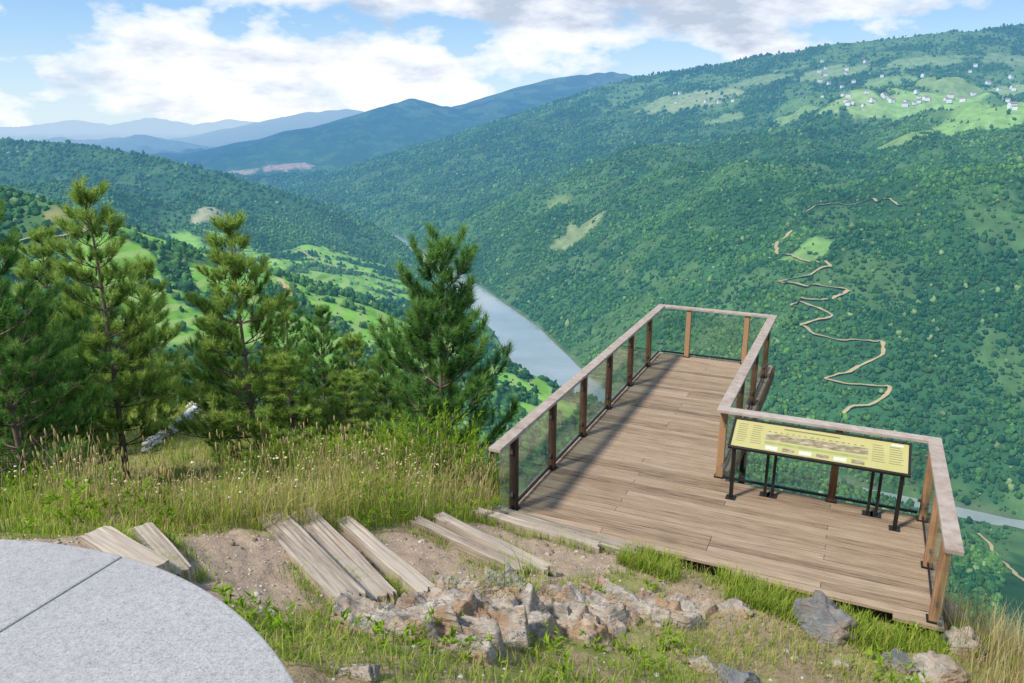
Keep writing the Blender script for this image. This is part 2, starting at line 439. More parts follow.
for lab, w, L in TRACKS:
    P = [cast(*p) for p in L]
    P = [p for p in P if p.length < 5000 and abs(p.length - np.median([q.length for q in P])) < 900]
    pts = []
    for i in range(len(P) - 1):
        n = max(2, min(60, int((P[i + 1] - P[i]).length / 6)))
        for k in range(n): pts.append(P[i].lerp(P[i + 1], k / n))
    pts.append(P[-1])
    A = np.array([[p.x, p.y] for p in pts])
    A[1:-1] += rng.normal(0, 1.9, A[1:-1].shape)
    A[1:-1] = (A[:-2] + 2 * A[1:-1] + A[2:]) / 4
    track_pts.append(A)
FIELDS = [  # pixel on the slope, half sizes in metres, colour
    (812, 250, 48, 26, (.16, .28, .08)), (575, 236, 60, 35, (.20, .25, .11)), (700, 99, 230, 90, (.28, .33, .16)), (660, 104, 120, 60, (.24, .31, .14)), (870, 104, 160, 60, (.27, .38, .14)),
    (930, 108, 200, 50, (.24, .38, .12)), (990, 112, 160, 60, (.21, .35, .11)), (960, 84, 160, 60, (.22, .31, .12)), (880, 84, 140, 50, (.2, .3, .11)), (760, 80, 200, 60, (.2, .28, .12)), (285, 166, 200, 60, (.40, .27, .22)), (240, 172, 120, 40, (.34, .27, .2)),
    (60, 215, 14, 8, (.25, .25, .1)), (205, 215, 60, 20, (.3, .3, .18)), (1008, 60, 160, 60, (.2, .28, .13)), (555, 205, 40, 20, (.16, .23, .08)),
    (830, 72, 160, 60, (.22, .3, .13)), (920, 62, 200, 50, (.21, .3, .13)), (1010, 92, 150, 50, (.24, .33, .13)), (800, 110, 110, 40, (.19, .29, .1)), (720, 120, 120, 40, (.19, .27, .11)), (900, 140, 70, 30, (.18, .27, .09)),
]
FW = [(cast(a, b), rx, ry, c) for a, b, rx, ry, c in FIELDS]
HP = []
for _ in range(30): HP.append((random.uniform(835, 1015), random.gauss(102, 4)))
for _ in range(22): HP.append((random.uniform(800, 1020), random.uniform(60, 98)))
for _ in range(6): HP.append((random.uniform(660, 740), random.uniform(92, 104)))
HPW = [cast(*p) for p in HP]
HXY = np.array([(p.x, p.y) for p in HPW])
PATH = np.array([(-3.7, 4.1), (-2.6, 4.9), (-1.6, 5.75), (-.25, 6.9), (.6, 7.6), (1.0, 7.9)])
# the terraced bank: a stretch of land between the near hill and the wooded spur
VC = [(cast(px, py), rx, ry) for px, py, rx, ry in ((345, 318, 130, 160), (370, 285, 110, 160), (300, 275, 150, 200), (240, 262, 170, 180), (330, 255, 140, 150), (200, 285, 110, 150), (505, 352, 45, 110), (520, 385, 45, 90), (490, 325, 40, 120))]

def masks(X, Y):
    s, sd = river_sd(X, Y)
    left = (sd < 0) & (s > 46)
    nz = (fbm(X / 70 + 31, Y / 70 + 6, 4) - .5)
    v = np.zeros(X.shape)
    for p, rx, ry in VC:
        d = np.sqrt(((X - p.x) / rx) ** 2 + ((Y - p.y) / ry) ** 2) + nz * 1.3
        v = np.maximum(v, 1 - sstep(.85, 1.0, d))
    v = v * (1 - sstep(.55, .59, fbm(X / 42 + 9, Y / 42 + 2, 3)))
    return s, sd, v * left
def field_w(X, Y):
    out = []
    nz = (fbm(X / 45, Y / 45, 3) - .5) * 1.2
    for p, rx, ry, c in FW:
        d = np.sqrt(((X - p.x) / rx) ** 2 + ((Y - p.y) / (ry * 2.0)) ** 2) + nz
        out.append((1 - sstep(.8, 1.0, d), c))
    return out
def scrub(X, Y):
    return sstep(.55, .62, fbm(X / 75 + 21, Y / 75 + 4, 4))

# ------------------------------------------------------------------ the ground sheet (rings round the viewpoint)
STEP = .16
th = np.radians(np.concatenate([-40 + np.arange(500) * STEP, np.arange(40, 320, 2.5)]))
rr = np.concatenate([np.geomspace(.3, 400, 470)[:-1], np.geomspace(400, 45000, 480)])
TH, RR = np.meshgrid(th, rr)
X = RR * np.sin(TH); Y = RR * np.cos(TH)
Z = height(X, Y)
nt_, nr_ = len(th), len(rr)
idx = np.arange(nt_ * nr_).reshape(nr_, nt_)
nx = np.roll(idx, -1, axis=1)
Fq = np.stack([idx[:-1], idx[1:], nx[1:], nx[:-1]], -1).reshape(-1, 4)[:, ::-1]
xf, yf, zf, rf = X.ravel(), Y.ravel(), Z.ravel(), RR.ravel()
s_, sd_, vine_ = masks(xf, yf)
col = np.zeros((len(xf), 3))
b1 = fbm(xf / 300, yf / 300, 4)[:, None]
col[:] = np.array([.03, .085, .034]) * (0.5 + b1) * 1.1
sc_ = scrub(xf, yf)[:, None] * .55
col = col * (1 - sc_) + np.array([.10, .175, .06]) * sc_
past = ((sd_ > 0) * sstep(-60, 80, zf) * sstep(.5, .56, fbm(xf / 160 + 3, yf / 160 + 8, 4)))[:, None] * .55
col = col * (1 - past) + np.array([.17, .28, .095]) * past
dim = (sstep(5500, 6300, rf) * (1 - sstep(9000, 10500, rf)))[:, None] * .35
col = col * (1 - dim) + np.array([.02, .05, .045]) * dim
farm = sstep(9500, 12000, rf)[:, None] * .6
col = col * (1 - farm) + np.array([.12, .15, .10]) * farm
v = vine_[:, None]
col = col * (1 - v) + (np.array([.18, .37, .055]) * (.6 + .8 * fbm(xf / 60, yf / 60, 3)[:, None])) * v
for w, c in field_w(xf, yf):
    w = w[:, None]; col = col * (1 - w) + np.array(c) * w
bank = ((s_ > 38) & (s_ < 46) & (rf > 300))[:, None]
col = np.where(bank, np.array([.10, .13, .07]), col)
nr = rf < 60
xn, yn = xf[nr], yf[nr]
g1 = fbm(xn * 1.1, yn * 1.1, 4)[:, None]; g2 = fbm(xn * 3.1 + 4, yn * 3.1, 4)[:, None]
gc = np.array([.16, .205, .045]) * (1 - g2) + np.array([.29, .25, .105]) * g2
dm = sstep(.53, .63, g1) * np.where(yn > 10.5, .25, 1.0)[:, None]
gc = gc * (1 - dm) + np.array([.30, .225, .14]) * dm
a_, b_ = deck_ab(xn, yn)
fr = (sstep(-8.2, -9.2, a_) * sstep(-1.0, .2, b_))[:, None] * sstep(.50, .58, g2) * .85
gc = gc * (1 - fr) + np.array([.29, .215, .135]) * fr
ow = outcrop_w(xn, yn)[:, None] * sstep(.42, .54, fbm(xn * 6, yn * 6, 3))[:, None] * .8
gc = gc * (1 - ow) + (np.array([.33, .265, .195]) * (.5 + fbm(xn * 9, yn * 9, 3)[:, None])) * ow
pd, _, _ = polydist(xn, yn, PATH)
pm = (1 - sstep(.72, 1.0, pd + (g2[:, 0] - .5) * .9))[:, None]
gc = gc * (1 - pm) + np.array([.35, .265, .19]) * pm
wn = (1 - sstep(22, 60, rf[nr]))[:, None]
col[nr] = col[nr] * (1 - wn) + gc * wn
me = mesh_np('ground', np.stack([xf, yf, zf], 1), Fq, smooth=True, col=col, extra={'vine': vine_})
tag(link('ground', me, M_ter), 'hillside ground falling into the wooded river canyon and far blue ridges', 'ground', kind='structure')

# river
RP = []
for i in range(len(RIVER) - 1):
    n = max(2, int(np.hypot(*(RIVER[i + 1] - RIVER[i])) / 30))
    for k in range(n): RP.append(RIVER[i] + (RIVER[i + 1] - RIVER[i]) * k / n)
RP = np.array(RP)
tg = np.gradient(RP, axis=0); tg /= np.linalg.norm(tg, axis=1)[:, None]
nm = np.stack([-tg[:, 1], tg[:, 0]], 1)
rvV = np.concatenate([np.c_[RP + nm * 80, np.full(len(RP), -400.)], np.c_[RP - nm * 80, np.full(len(RP), -400.)]])
k = np.arange(len(RP) - 1); L_ = len(RP)
tag(link('river', mesh_np('river', rvV, np.stack([k, k + L_, k + 1 + L_, k + 1], 1)), M_water), 'pale calm river winding along the canyon floor', 'river', kind='structure')

# tracks
for (lab, w, L), A in zip(TRACKS, track_pts):
    t = np.gradient(A, axis=0); t /= (np.linalg.norm(t, axis=1)[:, None] + 1e-9)
    n = np.stack([-t[:, 1], t[:, 0]], 1)
    ww = (w * (.5 + .9 * rng.random(len(A))))[:, None]
    n_l = A + n * ww / 2; n_r = A - n * ww / 2
    zc = np.maximum.reduce([height(A[:, 0], A[:, 1]), height(n_l[:, 0], n_l[:, 1]), height(n_r[:, 0], n_r[:, 1])]) + .8
    V = np.concatenate([np.c_[n_l, zc], np.c_[n_r, zc]]); L_ = len(A); k = np.arange(L_ - 1)
    tag(link('dirt_track', mesh_np('dirt_track', V, np.stack([k, k + L_, k + 1 + L_, k + 1], 1)), M_track), lab, 'track', kind='structure')

# ------------------------------------------------------------------ woodland on the canyon sides
def ico(sub):
    bm = bmesh.new(); bmesh.ops.create_icosphere(bm, subdivisions=sub, radius=1)
    bm.verts.index_update()
    v = np.array([q.co[:] for q in bm.verts])
    f = np.array([[q.index for q in p.verts] for p in bm.faces]); bm.free()
    return v, f
run = np.maximum.accumulate(Z / RR, axis=0)
def visible(x, y, z, extra):
    r = np.hypot(x, y); t = np.arctan2(x, y)
    it = np.clip(np.round((t - th[0]) / np.radians(STEP)).astype(int), 0, 499)
    ir = np.clip(np.searchsorted(rr, r) - 3, 0, nr_ - 1)
    return (z + extra) / r >= run[ir, it] - 1e-3
VV, FF, CC = [], [], []
off = 0
for r0, r1, area, size, sub in ((45, 300, 12, 1.5, 2), (300, 1300, 16, 2.15, 2), (1300, 2600, 34, 2.95, 1), (2600, 5200, 150, 4.8, 1)):
    n = int(.5 * 1.26 * (r1 * r1 - r0 * r0) / area)
    r = np.sqrt(rng.random(n) * (r1 * r1 - r0 * r0) + r0 * r0); t = (rng.random(n) - .5) * 1.26
    x, y = r * np.sin(t), r * np.cos(t)
    z = height(x, y)
    keep = visible(x, y, z, size * 2.2)
    s, sd, vine = masks(x, y)
    keep &= (s > 48) & (z > -399.7) & ((vine < .4) | (rng.random(n) < .05))
    keep &= rng.random(n) > scrub(x, y) * .6
    fw = np.zeros(n)
    for w, c in field_w(x, y): fw = np.maximum(fw, w)
    keep &= (fw < .5) | (rng.random(n) < .06)
    past = (sd > 0) & (z > 0) & (fbm(x / 160 + 3, y / 160 + 8, 4) > .53)
    keep &= ~past | (rng.random(n) < .3)
    for A in track_pts:
        c0 = A.mean(0); ext = np.abs(A - c0).max() + 30
        nb = keep & (np.abs(x - c0[0]) < ext) & (np.abs(y - c0[1]) < ext)
        if nb.any():
            d, _, _ = polydist(x[nb], y[nb], A[::3] if len(A) > 8 else A)
            kk = keep[nb]; kk &= d > rng.uniform(3.5, 8.5, len(d)); keep[nb] = kk
    if r1 > 2000:
        for hx, hy in HXY: keep &= ~((np.abs(x - hx) < 16) & (y - hy < 12) & (y - hy > -45))
    x, y, z, s = x[keep], y[keep], z[keep], s[keep]
    n = len(x)
    if n == 0: continue
    tv, tf = ico(sub)
    rad = size * (.4 + 1.3 * rng.random(n) ** 2.4)
    jit = .5 + .85 * rng.random((n, len(tv), 1))
    lobe = rng.normal(size=(n, 3)); lobe /= np.linalg.norm(lobe, axis=1)[:, None]
    lb = 1 + .5 * np.clip(np.einsum('vk,nk->nv', tv, lobe), 0, 1)[:, :, None]
    sc = np.stack([np.ones(n), .75 + .5 * rng.random(n), .75 + .9 * rng.random(n)], 1)
    V = tv[None] * jit * lb * rad[:, None, None] * sc[:, None, :]
    V = V + np.stack([x, y, z + rad * .4], 1)[:, None, :]
    ptc = fbm(x / 120, y / 120, 4); q = rng.random(n)
    mixv = np.clip(-.3 + 1.45 * ptc * (.45 + .8 * q), 0, 1)[:, None]
    c = np.array([.015, .075, .037]) * (1 - mixv) + np.array([.12, .245, .055]) * mixv
    lt = (rng.random(n) < .025)[:, None]
    c = np.where(lt, np.array([.18, .26, .11]), c)
    c = c * (.72 + .5 * rng.random(n))[:, None]
    VV.append(V.reshape(-1, 3)); CC.append(np.repeat(c, len(tv), 0))
    FF.append((tf[None] + (np.arange(n) * len(tv))[:, None, None] + off).reshape(-1, 3)); off += n * len(tv)
me = mesh_np('woodland', np.concatenate(VV), np.concatenate(FF), smooth=True, col=np.concatenate(CC))
tag(link('woodland', me, M_crown), 'dense green woodland covering the canyon sides', 'woodland', kind='stuff')

# ------------------------------------------------------------------ village houses on the far right slope
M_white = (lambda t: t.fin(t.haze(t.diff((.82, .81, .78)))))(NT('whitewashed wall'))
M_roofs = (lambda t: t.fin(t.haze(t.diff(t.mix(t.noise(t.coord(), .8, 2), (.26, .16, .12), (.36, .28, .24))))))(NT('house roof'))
def house_mesh():
    w = MB(); w.box(-6, 6, -4.5, 4.5, -3, 6)
    n = len(w.v); w.v += [(-6, -4.5, 6.0), (-6, 4.5, 6.0), (-6, 0, 8.6), (6, -4.5, 6.0), (6, 4.5, 6.0), (6, 0, 8.6)]; w.t += [.5] * 6
    w.f += [(n, n + 2, n + 1), (n + 3, n + 4, n + 5)]; w.mi += [0, 0]
    r = MB()
    for sgn in (-1, 1): r.beam((0, sgn * 5.0, 5.9), (0, 0, 8.8), 13, .35, up=(0, 0, 1))
    return w, r
w, rfm = house_mesh()
hs = w.build('house', M_white); hr = rfm.build('roof', M_roofs, hs)
for i, p in enumerate(HPW):
    if i == 0: o = hs
    else:
        o = hs.copy(); COL.objects.link(o)
        c2 = hr.copy(); COL.objects.link(c2); c2.parent = o
    o.location = p + Vector((0, 0, 2)); o.rotation_euler = (0, 0, random.uniform(-.6, .6)); k = random.uniform(.9, 1.5); o.scale = (k, k, k)
    tag(o, 'tiny white house of the village scattered high on the right mountainside', 'house', 'houses of the far hillside village')

# ------------------------------------------------------------------ viewing platform
ang = math.atan2(E2[1], E2[0])
PL = empty('viewing_platform', (DO[0], DO[1], DZ), ang)
tag(PL, 'L shaped timber viewing platform with glass balustrade overhanging the canyon', 'viewing platform')
fl = MB(); y = 0.04; W = 2.26; W2 = 4.68
while y > front_edge(W2) + .09:
    y0 = y - .104
    xr = W + .03 if y > -5.40 else W2 + .03
    xl = -.03
    if y0 < front_edge(0): xl = (-y0 - 7.40) / .075      # boards shortened along the skewed near edge
    cuts = [xl]
    if xr > 3: cuts += [c for c in [random.choice([1.2, 2.4, 3.6])] if c > xl + .3]
    elif random.random() < .25: cuts += [1.13]
    cuts += [xr]
    for a, b in zip(cuts[:-1], cuts[1:]):
        dz = random.uniform(-.003, .003)
        fl.box(a + .002, b - .002, y0, y, -.04 + dz, dz, tint=min(1, max(0, random.gauss(.5, .16))))
    y = y0 - .012
fl.build('deck_floor', M_deck, PL, bevel=.004)
for bx in ((-.06, -.033, -7.4, .04), (-.033, W + .03, .043, .07), (W + .033, W + .06, -5.36, .04), (W + .062, W2 + .03, -5.387, -5.36), (W2 + .033, W2 + .06, -7.7, -5.387)):
    fa = MB(); fa.box(*bx, -.26, -.045); fa.build('fascia_board', M_post, PL)
for x in (.3, 1.1, 1.95):
    jo = MB(); jo.box(x - .05, x + .05, -7.35, 0.03, -.3, -.047); jo.build('joist', M_steel, PL)
for x in (3.0, 4.4):
    jo = MB(); jo.box(x - .05, x + .05, -7.5, -5.45, -.3, -.047); jo.build('joist', M_steel, PL)
for (x, yy) in ((.3, -.5), (1.95, -.5), (.3, -4), (1.95, -4), (4.4, -5.7)):
    wx = DO + E2 * x + E1 * yy
    g = gz(wx[0], wx[1]) - DZ
    sup = MB(); sup.box(x - .06, x + .06, yy - .06, yy + .06, g - .4, -.302); sup.build('support_post', M_steel, PL)
def post(x, y, tint):
    p = MB(); p.box(x - .045, x + .045, y - .045, y + .045, -.002, .973, tint=tint)
    o = p.build('post', M_post, PL, bevel=.006)
    b = MB(); b.box(x - .065, x + .065, y - .065, y + .065, .0045, .016)
    b.build('base_plate', M_steel, o)
i_ = .06
LP = [-.98 - 1.26 * k for k in range(6)]
for k, a in enumerate(LP): post(i_, a, [.52, .42, .38, .42, .3, .15][k])
for b in (.62, 1.74): post(b, -i_, .92)
RP_ = [-.75, -2.3, -3.85]
for a in RP_: post(W - i_, a, .5)
post(W - i_, -5.32, .8)
post(3.6, -5.44, .55)
for a in (-5.5, -6.6, -7.62): post(W2 - i_, a, .7)
def rail(x0, y0, x1, y1, w=.15):
    m = MB()
    m.beam((x0, y0, .998), (x1, y1, .998), w, .044, tint=random.uniform(.4, .6))
    m.build('handrail', M_railw, PL, bevel=.006)
rail(i_, -7.82, i_, 0.015); rail(i_ + .077, -i_, W - i_ - .077, -i_); rail(W - i_, 0.015, W - i_, -5.36)
rail(W - i_ - .07, -5.44, W2 - i_ + .075, -5.44); rail(W2 - i_, -5.518, W2 - i_, -8.1)
def glass(x0, y0, x1, y1):
    m = MB(); d = Vector((x1 - x0, y1 - y0, 0)).normalized() * .055
    p = Vector((x0, y0, .50)) + d; q = Vector((x1, y1, .50)) - d
    m.beam(p, q, .012, .80); o = m.build('glass_panel', M_glass, PL)
    for e, s in ((p, -1), (q, 1)):
        for z in (.22, .78):
            v = e + d * (s * .45); v.z = z
            w = e - d * (s * .35); w.z = z
            c = MB(); c.beam(v, w, .03, .045); c.build('clamp', M_steel2, o)
def run_glass(pts):
    for a, b in zip(pts[:-1], pts[1:]): glass(*a, *b)
run_glass([(i_, -7.75)] + [(i_, a) for a in LP[::-1]] + [(i_, -i_)])
run_glass([(i_, -i_), (.62, -i_), (1.74, -i_), (W - i_, -i_)])
run_glass([(W - i_, -i_)] + [(W - i_, a) for a in RP_] + [(W - i_, -5.32)])
run_glass([(W - i_, -5.44), (3.6, -5.44), (W2 - i_, -5.44)])
run_glass([(W2 - i_, -5.5), (W2 - i_, -6.6), (W2 - i_, -7.62), (W2 - i_, -8.05)])
for p, q in (((i_, -7.35), (i_, -.1)), ((.1, -i_), (W - .1, -i_)), ((W - i_, -.1), (W - i_, -5.25)), ((W + .02, -5.44), (W2 - .12, -5.44)), ((W2 - i_, -5.56), (W2 - i_, -7.6))):
    br = MB(); br.beam((*p, .06), (*q, .06), .03, .03); br.build('bottom_rail', M_steel, PL)

# ------------------------------------------------------------------ information board
IB = empty('information_board', tuple(DO + E2 * 3.4 + E1 * -5.72) + (DZ,), ang)
tag(IB, 'long sloping yellow information board on dark metal legs standing on the wooden deck', 'information board')
IBX, IBY = 3.4, -5.72
def ib(x, y, z): return (x - IBX, y - IBY, z)
yf_, zf_, yb_, zb_ = -5.98, .74, -5.55, .95
tl = math.hypot(yb_ - yf_, zb_ - zf_)
def on(u, v, h=0):    # u across 0..1, v up the slope 0..1, h off the surface
    ny, nz = -(zb_ - zf_) / tl, (yb_ - yf_) / tl
    return ib(2.38 + 1.99 * u, yf_ + (yb_ - yf_) * v + ny * h, zf_ + (zb_ - zf_) * v + nz * h)
M_yel = (lambda t: t.fin(t.pbr(t.mix(t.noise(t.coord(), 6, 3), (.36, .33, .11), (.46, .425, .18)), .45)))(NT('printed yellow sheet'))
M_pho = (lambda t: t.fin(t.pbr(t.ramp(t.noise(t.coord((6, 20, 20)), 1.5, 5, .7), [(.3, (.09, .085, .045)), (.5, (.24, .19, .10)), (.7, (.50, .46, .35))]), .45)))(NT('printed panorama'))
M_ink = m_plain('printed ink', (.16, .14, .07), .5)
M_wht = m_plain('printed white', (.55, .55, .46), .5)
M_grn = m_plain('printed green', (.26, .30, .10), .5)
pn = MB()
def quad(u0, u1, v0, v1, h, mi):
    n = len(pn.v); pn.v += [on(u0, v0, h), on(u1, v0, h), on(u1, v1, h), on(u0, v1, h)]; pn.f.append((n, n + 1, n + 2, n + 3)); pn.mi.append(mi); pn.t += [.5] * 4
quad(.006, .994, .02, .98, .0, 0)
quad(.20, .78, .42, .66, .0008, 1)
quad(.20, .78, .28, .37, .0008, 4)
for k in range(16): quad(.21 + k * .035, .22 + k * .035 + random.uniform(0, .012), .70, .73, .0008, 2)
for c in range(2):
    for k in range(9):
        quad(.03 + c * .085, .03 + c * .085 + random.uniform(.05, .07), .84 - k * .075, .858 - k * .075, .0008, 2)
for c in range(2):
    for k in range(8):
        quad(.80 + c * .092, .80 + c * .092 + random.uniform(.055, .078), .80 - k * .075, .818 - k * .075, .0008, 2)
for k in range(6): quad(.21 + k * .097, .21 + k * .097 + .07, .10, .22, .0008, [3, 1][k % 2])
quad(.30, .62, .84, .88, .0008, 2)
quad(.90, .965, .86, .93, .0008, 3)
pn.build('panel', [M_yel, M_pho, M_ink, M_wht, M_grn], IB)
upv = (0, -(zb_ - zf_), yb_ - yf_)
bk = MB(); bk.beam(on(0, .5, -.014), on(1, .5, -.014), tl * .97, .02, up=upv); bk.build('backing_board', M_steel, IB)
fm = MB()
fm.beam(on(-.008, 0, -.006), on(1.008, 0, -.006), .028, .04, up=upv); fm.beam(on(-.008, 1, -.006), on(1.008, 1, -.006), .028, .04, up=upv)
fm.beam(on(-.0, .035, -.006), on(-.0, .965, -.006), .028, .039, up=upv); fm.beam(on(1, .035, -.006), on(1, .965, -.006), .028, .039, up=upv)
fm.build('frame', M_steel, IB, bevel=.003)
def leg(x0, y0, x1, y1, z1, w=.045):
    m = MB(); m.beam(ib(x0, y0, .002), ib(x1, y1, z1), w, w, up=(0, 1, 0)); o = m.build('leg', M_steel, IB)
    f = MB(); a = ib(x0, y0, 0); f.box(a[0] - .06, a[0] + .06, a[1] - .06, a[1] + .06, .0045, .014); f.build('foot_plate', M_steel, o)
leg(2.44, -5.88, 2.44, -5.93, .73); leg(4.31, -5.88, 4.31, -5.93, .73)
for x in (2.86, 4.06):
    leg(x - .04, -5.62, x - .04, -5.62, .88, .035); leg(x + .05, -5.62, x + .05, -5.62, .88, .035)

# ------------------------------------------------------------------ granite table
TB = empty('orientation_table', (-1.08, .46, -1.65))
tag(TB, 'round grey granite table at the lower left corner of the view', 'table')
rad = .905
def slab(a0, a1, name):
    bm = bmesh.new(); n = 40
    top = [Vector((0, 0, .85))] + [Vector((rad * math.cos(a0 + (a1 - a0) * k / n), rad * math.sin(a0 + (a1 - a0) * k / n), .85)) for k in range(n + 1)]
    mid = Vector((math.cos((a0 + a1) / 2), math.sin((a0 + a1) / 2), 0)) * .0018
    vs = [bm.verts.new(p + mid) for p in top]
    f = bm.faces.new(vs)
    ex = bmesh.ops.extrude_face_region(bm, geom=[f])
    bmesh.ops.translate(bm, verts=[q for q in ex['geom'] if isinstance(q, bmesh.types.BMVert)], vec=(0, 0, -.12))
    bmesh.ops.recalc_face_normals(bm, faces=bm.faces)
    me = bpy.data.meshes.new(name); bm.to_mesh(me); bm.free()
    o = link(name, me, M_granite, TB)
    b = o.modifiers.new('bevel', 'BEVEL'); b.width = .004; b.segments = 2; b.limit_method = 'ANGLE'
a_s = math.atan2(1.286 - .466, -.751 + 1.08)
for k in range(4): slab(a_s + k * math.pi / 2, a_s + (k + 1) * math.pi / 2, 'tabletop_slab')
pd_ = MB(); pd_.tube([(0, 0, -.25), (0, 0, .05), (0, 0, .06), (0, 0, .728)], [.52, .52, .45, .45], 48); pd_.build('pedestal', M_granite, TB)

# ------------------------------------------------------------------ sleepers of the stepped path
SL = [
    ((96, 542), (156, 580), .21, 'short bleached sleeper beside the granite table, leftmost of the path steps'),
    ((142, 536), (184, 582), .16, 'narrow bleached sleeper end lying against the leftmost path step'),
    ((272, 523), (352, 608), .26, 'broad cracked sleeper on the upper side of the triple step in the gravel path'),
    ((302, 518), (384, 605), .23, 'middle sleeper of the triple step in the gravel path'),
    ((344, 526), (427, 598), .16, 'narrow sleeper on the lower side of the triple step in the gravel path'),
    ((414, 525), (522, 576), .12, 'weathered sleeper step midway between the triple step and the platform, upper one of a pair'),
    ((437, 521), (548, 576), .15, 'pale sleeper step midway between the triple step and the platform, lower one of a pair'),
    (None, None, .18, 'long bleached sleeper against the near left platform edge at the foot of the path'),
    (None, None, .13, 'thin weathered board lying just in front of the long sleeper at the platform edge'),
]
SLP = [(cast(*p) + Vector((0, 0, .02)), cast(*q) + Vector((0, 0, .02))) for p, q, w, lab in SL[:7]]
def dk(b, a, z): return Vector((*(DO + E2 * b + E1 * a), DZ + z))
SLP.append((dk(-.12, -7.54, .03), dk(1.72, -7.72, .03)))
SLP.append((dk(-.22, -7.74, .09), dk(1.35, -7.91, .10)))
for (p, q, w, lab), (A, B) in zip(SL, SLP):
    L = (B - A).length
    bm = bmesh.new(); bmesh.ops.create_cube(bm, size=1)
    bmesh.ops.scale(bm, vec=(L, w, .15), verts=bm.verts)
    bmesh.ops.subdivide_edges(bm, edges=[e for e in bm.edges if abs((e.verts[0].co - e.verts[1].co).x) > L * .5], cuts=24, use_grid_fill=True)
    bmesh.ops.subdivide_edges(bm, edges=[e for e in bm.edges if abs((e.verts[0].co - e.verts[1].co).y) > w * .5], cuts=9, use_grid_fill=True)
    sd = random.random() * 50
    for vv in bm.verts:
        nn = mnoise.noise(Vector((vv.co.x * 2.2 + sd, vv.co.y * 9, vv.co.z * 9)))
        n2 = mnoise.noise(Vector((vv.co.x * .7, vv.co.y * 34 + sd, 0)))
        vv.co.y += nn * .010
        if vv.co.z > 0: vv.co.z += min(0, n2) * .03 + nn * .006
        if abs(vv.co.x) > L * .49: vv.co.x += n2 * .09
    me = bpy.data.meshes.new('sleeper'); bm.to_mesh(me); bm.free()
    me.attributes.new('tint', 'FLOAT', 'POINT').data.foreach_set('value', np.full(len(me.vertices), random.uniform(.35, .7), np.float32))
    o = link('path_sleeper', me, M_sleeper)
    d = B - A
    o.rotation_euler = (random.uniform(-.06, .06), -math.atan2(d.z, math.hypot(d.x, d.y)), math.atan2(d.y, d.x))
    o.location = (A + B) / 2
    b = o.modifiers.new('bevel', 'BEVEL'); b.width = .004; b.segments = 2; b.limit_method = 'ANGLE'
    tag(o, lab, 'sleeper', 'sleepers of the stepped path')

# ------------------------------------------------------------------ rock outcrop: overlapping tilted slabs of one bedrock surface
gx = np.arange(-1.35, 2.7, .0115); gy = np.arange(3.9, 7.2, .0115)
OX, OY = np.meshgrid(gx, gy)
base_z = height(OX, OY)
oz = np.full(OX.shape, -1e9)
ro = np.random.default_rng(8)
seglen = np.hypot(*np.diff(OUTCROP, axis=0).T); cum = np.concatenate([[0], np.cumsum(seglen)])
for k in range(84):
    u = ro.random() * cum[-1]
    if k < 26: u = ro.random() * cum[-1] * .45
    i = min(len(seglen) - 1, np.searchsorted(cum, u) - 1 if u > 0 else 0); f = (u - cum[i]) / seglen[i]
    c = OUTCROP[i] * (1 - f) + OUTCROP[i + 1] * f
    c = c + ro.normal(0, .12, 2)
    big = 1.3 if u < cum[-1] * .45 else 1.0
    hgt = ro.uniform(.01, .13) * big
    ang_ = -.35 + ro.normal(0, .25)
    ca, sa = math.cos(ang_), math.sin(ang_)
    dx, dy = OX - c[0], OY - c[1]
    du = dx * ca + dy * sa; dv = -dx * sa + dy * ca
    ra, rb = ro.uniform(.13, .32) * big, ro.uniform(.05, .12) * big
    sk = ro.uniform(-.6, .6)
    e = np.maximum.reduce([np.abs(du + sk * dv) - ra, np.abs(dv) - rb, np.abs(du * .7 + dv * ro.uniform(-.9, .9)) - ra * .85])
    zi = base_z + hgt + du * ro.normal(.0, .25) + dv * ro.normal(.45, .35) - np.maximum(e, 0) * ro.uniform(3, 7)
    oz = np.maximum(oz, zi)
crk = np.abs(fbm(OX * 7 + OY * 3, OY * 13 - OX * 4, 4) - .5)
bed = fbm(OX * 2.2 + 3, (OY + OX * .36) * 17, 3)          # bedding edges along the strike
oz = oz + (fbm(OX * 26, OY * 26, 3) - .5) * .022 - np.clip(.03 - crk, 0, 1) * 1.3 + (np.floor(bed * 7) / 7 - .5) * .08
okv = oz > base_z - .05
ii = np.arange(OX.size).reshape(OX.shape)
Fo = np.stack([ii[:-1, :-1], ii[:-1, 1:], ii[1:, 1:], ii[1:, :-1]], -1).reshape(-1, 4)
Fo = Fo[okv.ravel()[Fo].any(1)]
ozc = np.maximum(oz, base_z - .12)
used = np.unique(Fo); remap = np.full(OX.size, -1); remap[used] = np.arange(len(used))
c0 = np.array([.3, 5.6, -4.1])
Vo = np.stack([OX.ravel(), OY.ravel(), ozc.ravel()], 1)[used] - c0
o = link('rock_outcrop', mesh_np('rock_outcrop', Vo, remap[Fo], smooth=False), M_rockA); o.location = c0
tag(o, 'jagged pale rust streaked bedrock outcrop breaking through the ground in front of the platform', 'rock outcrop')

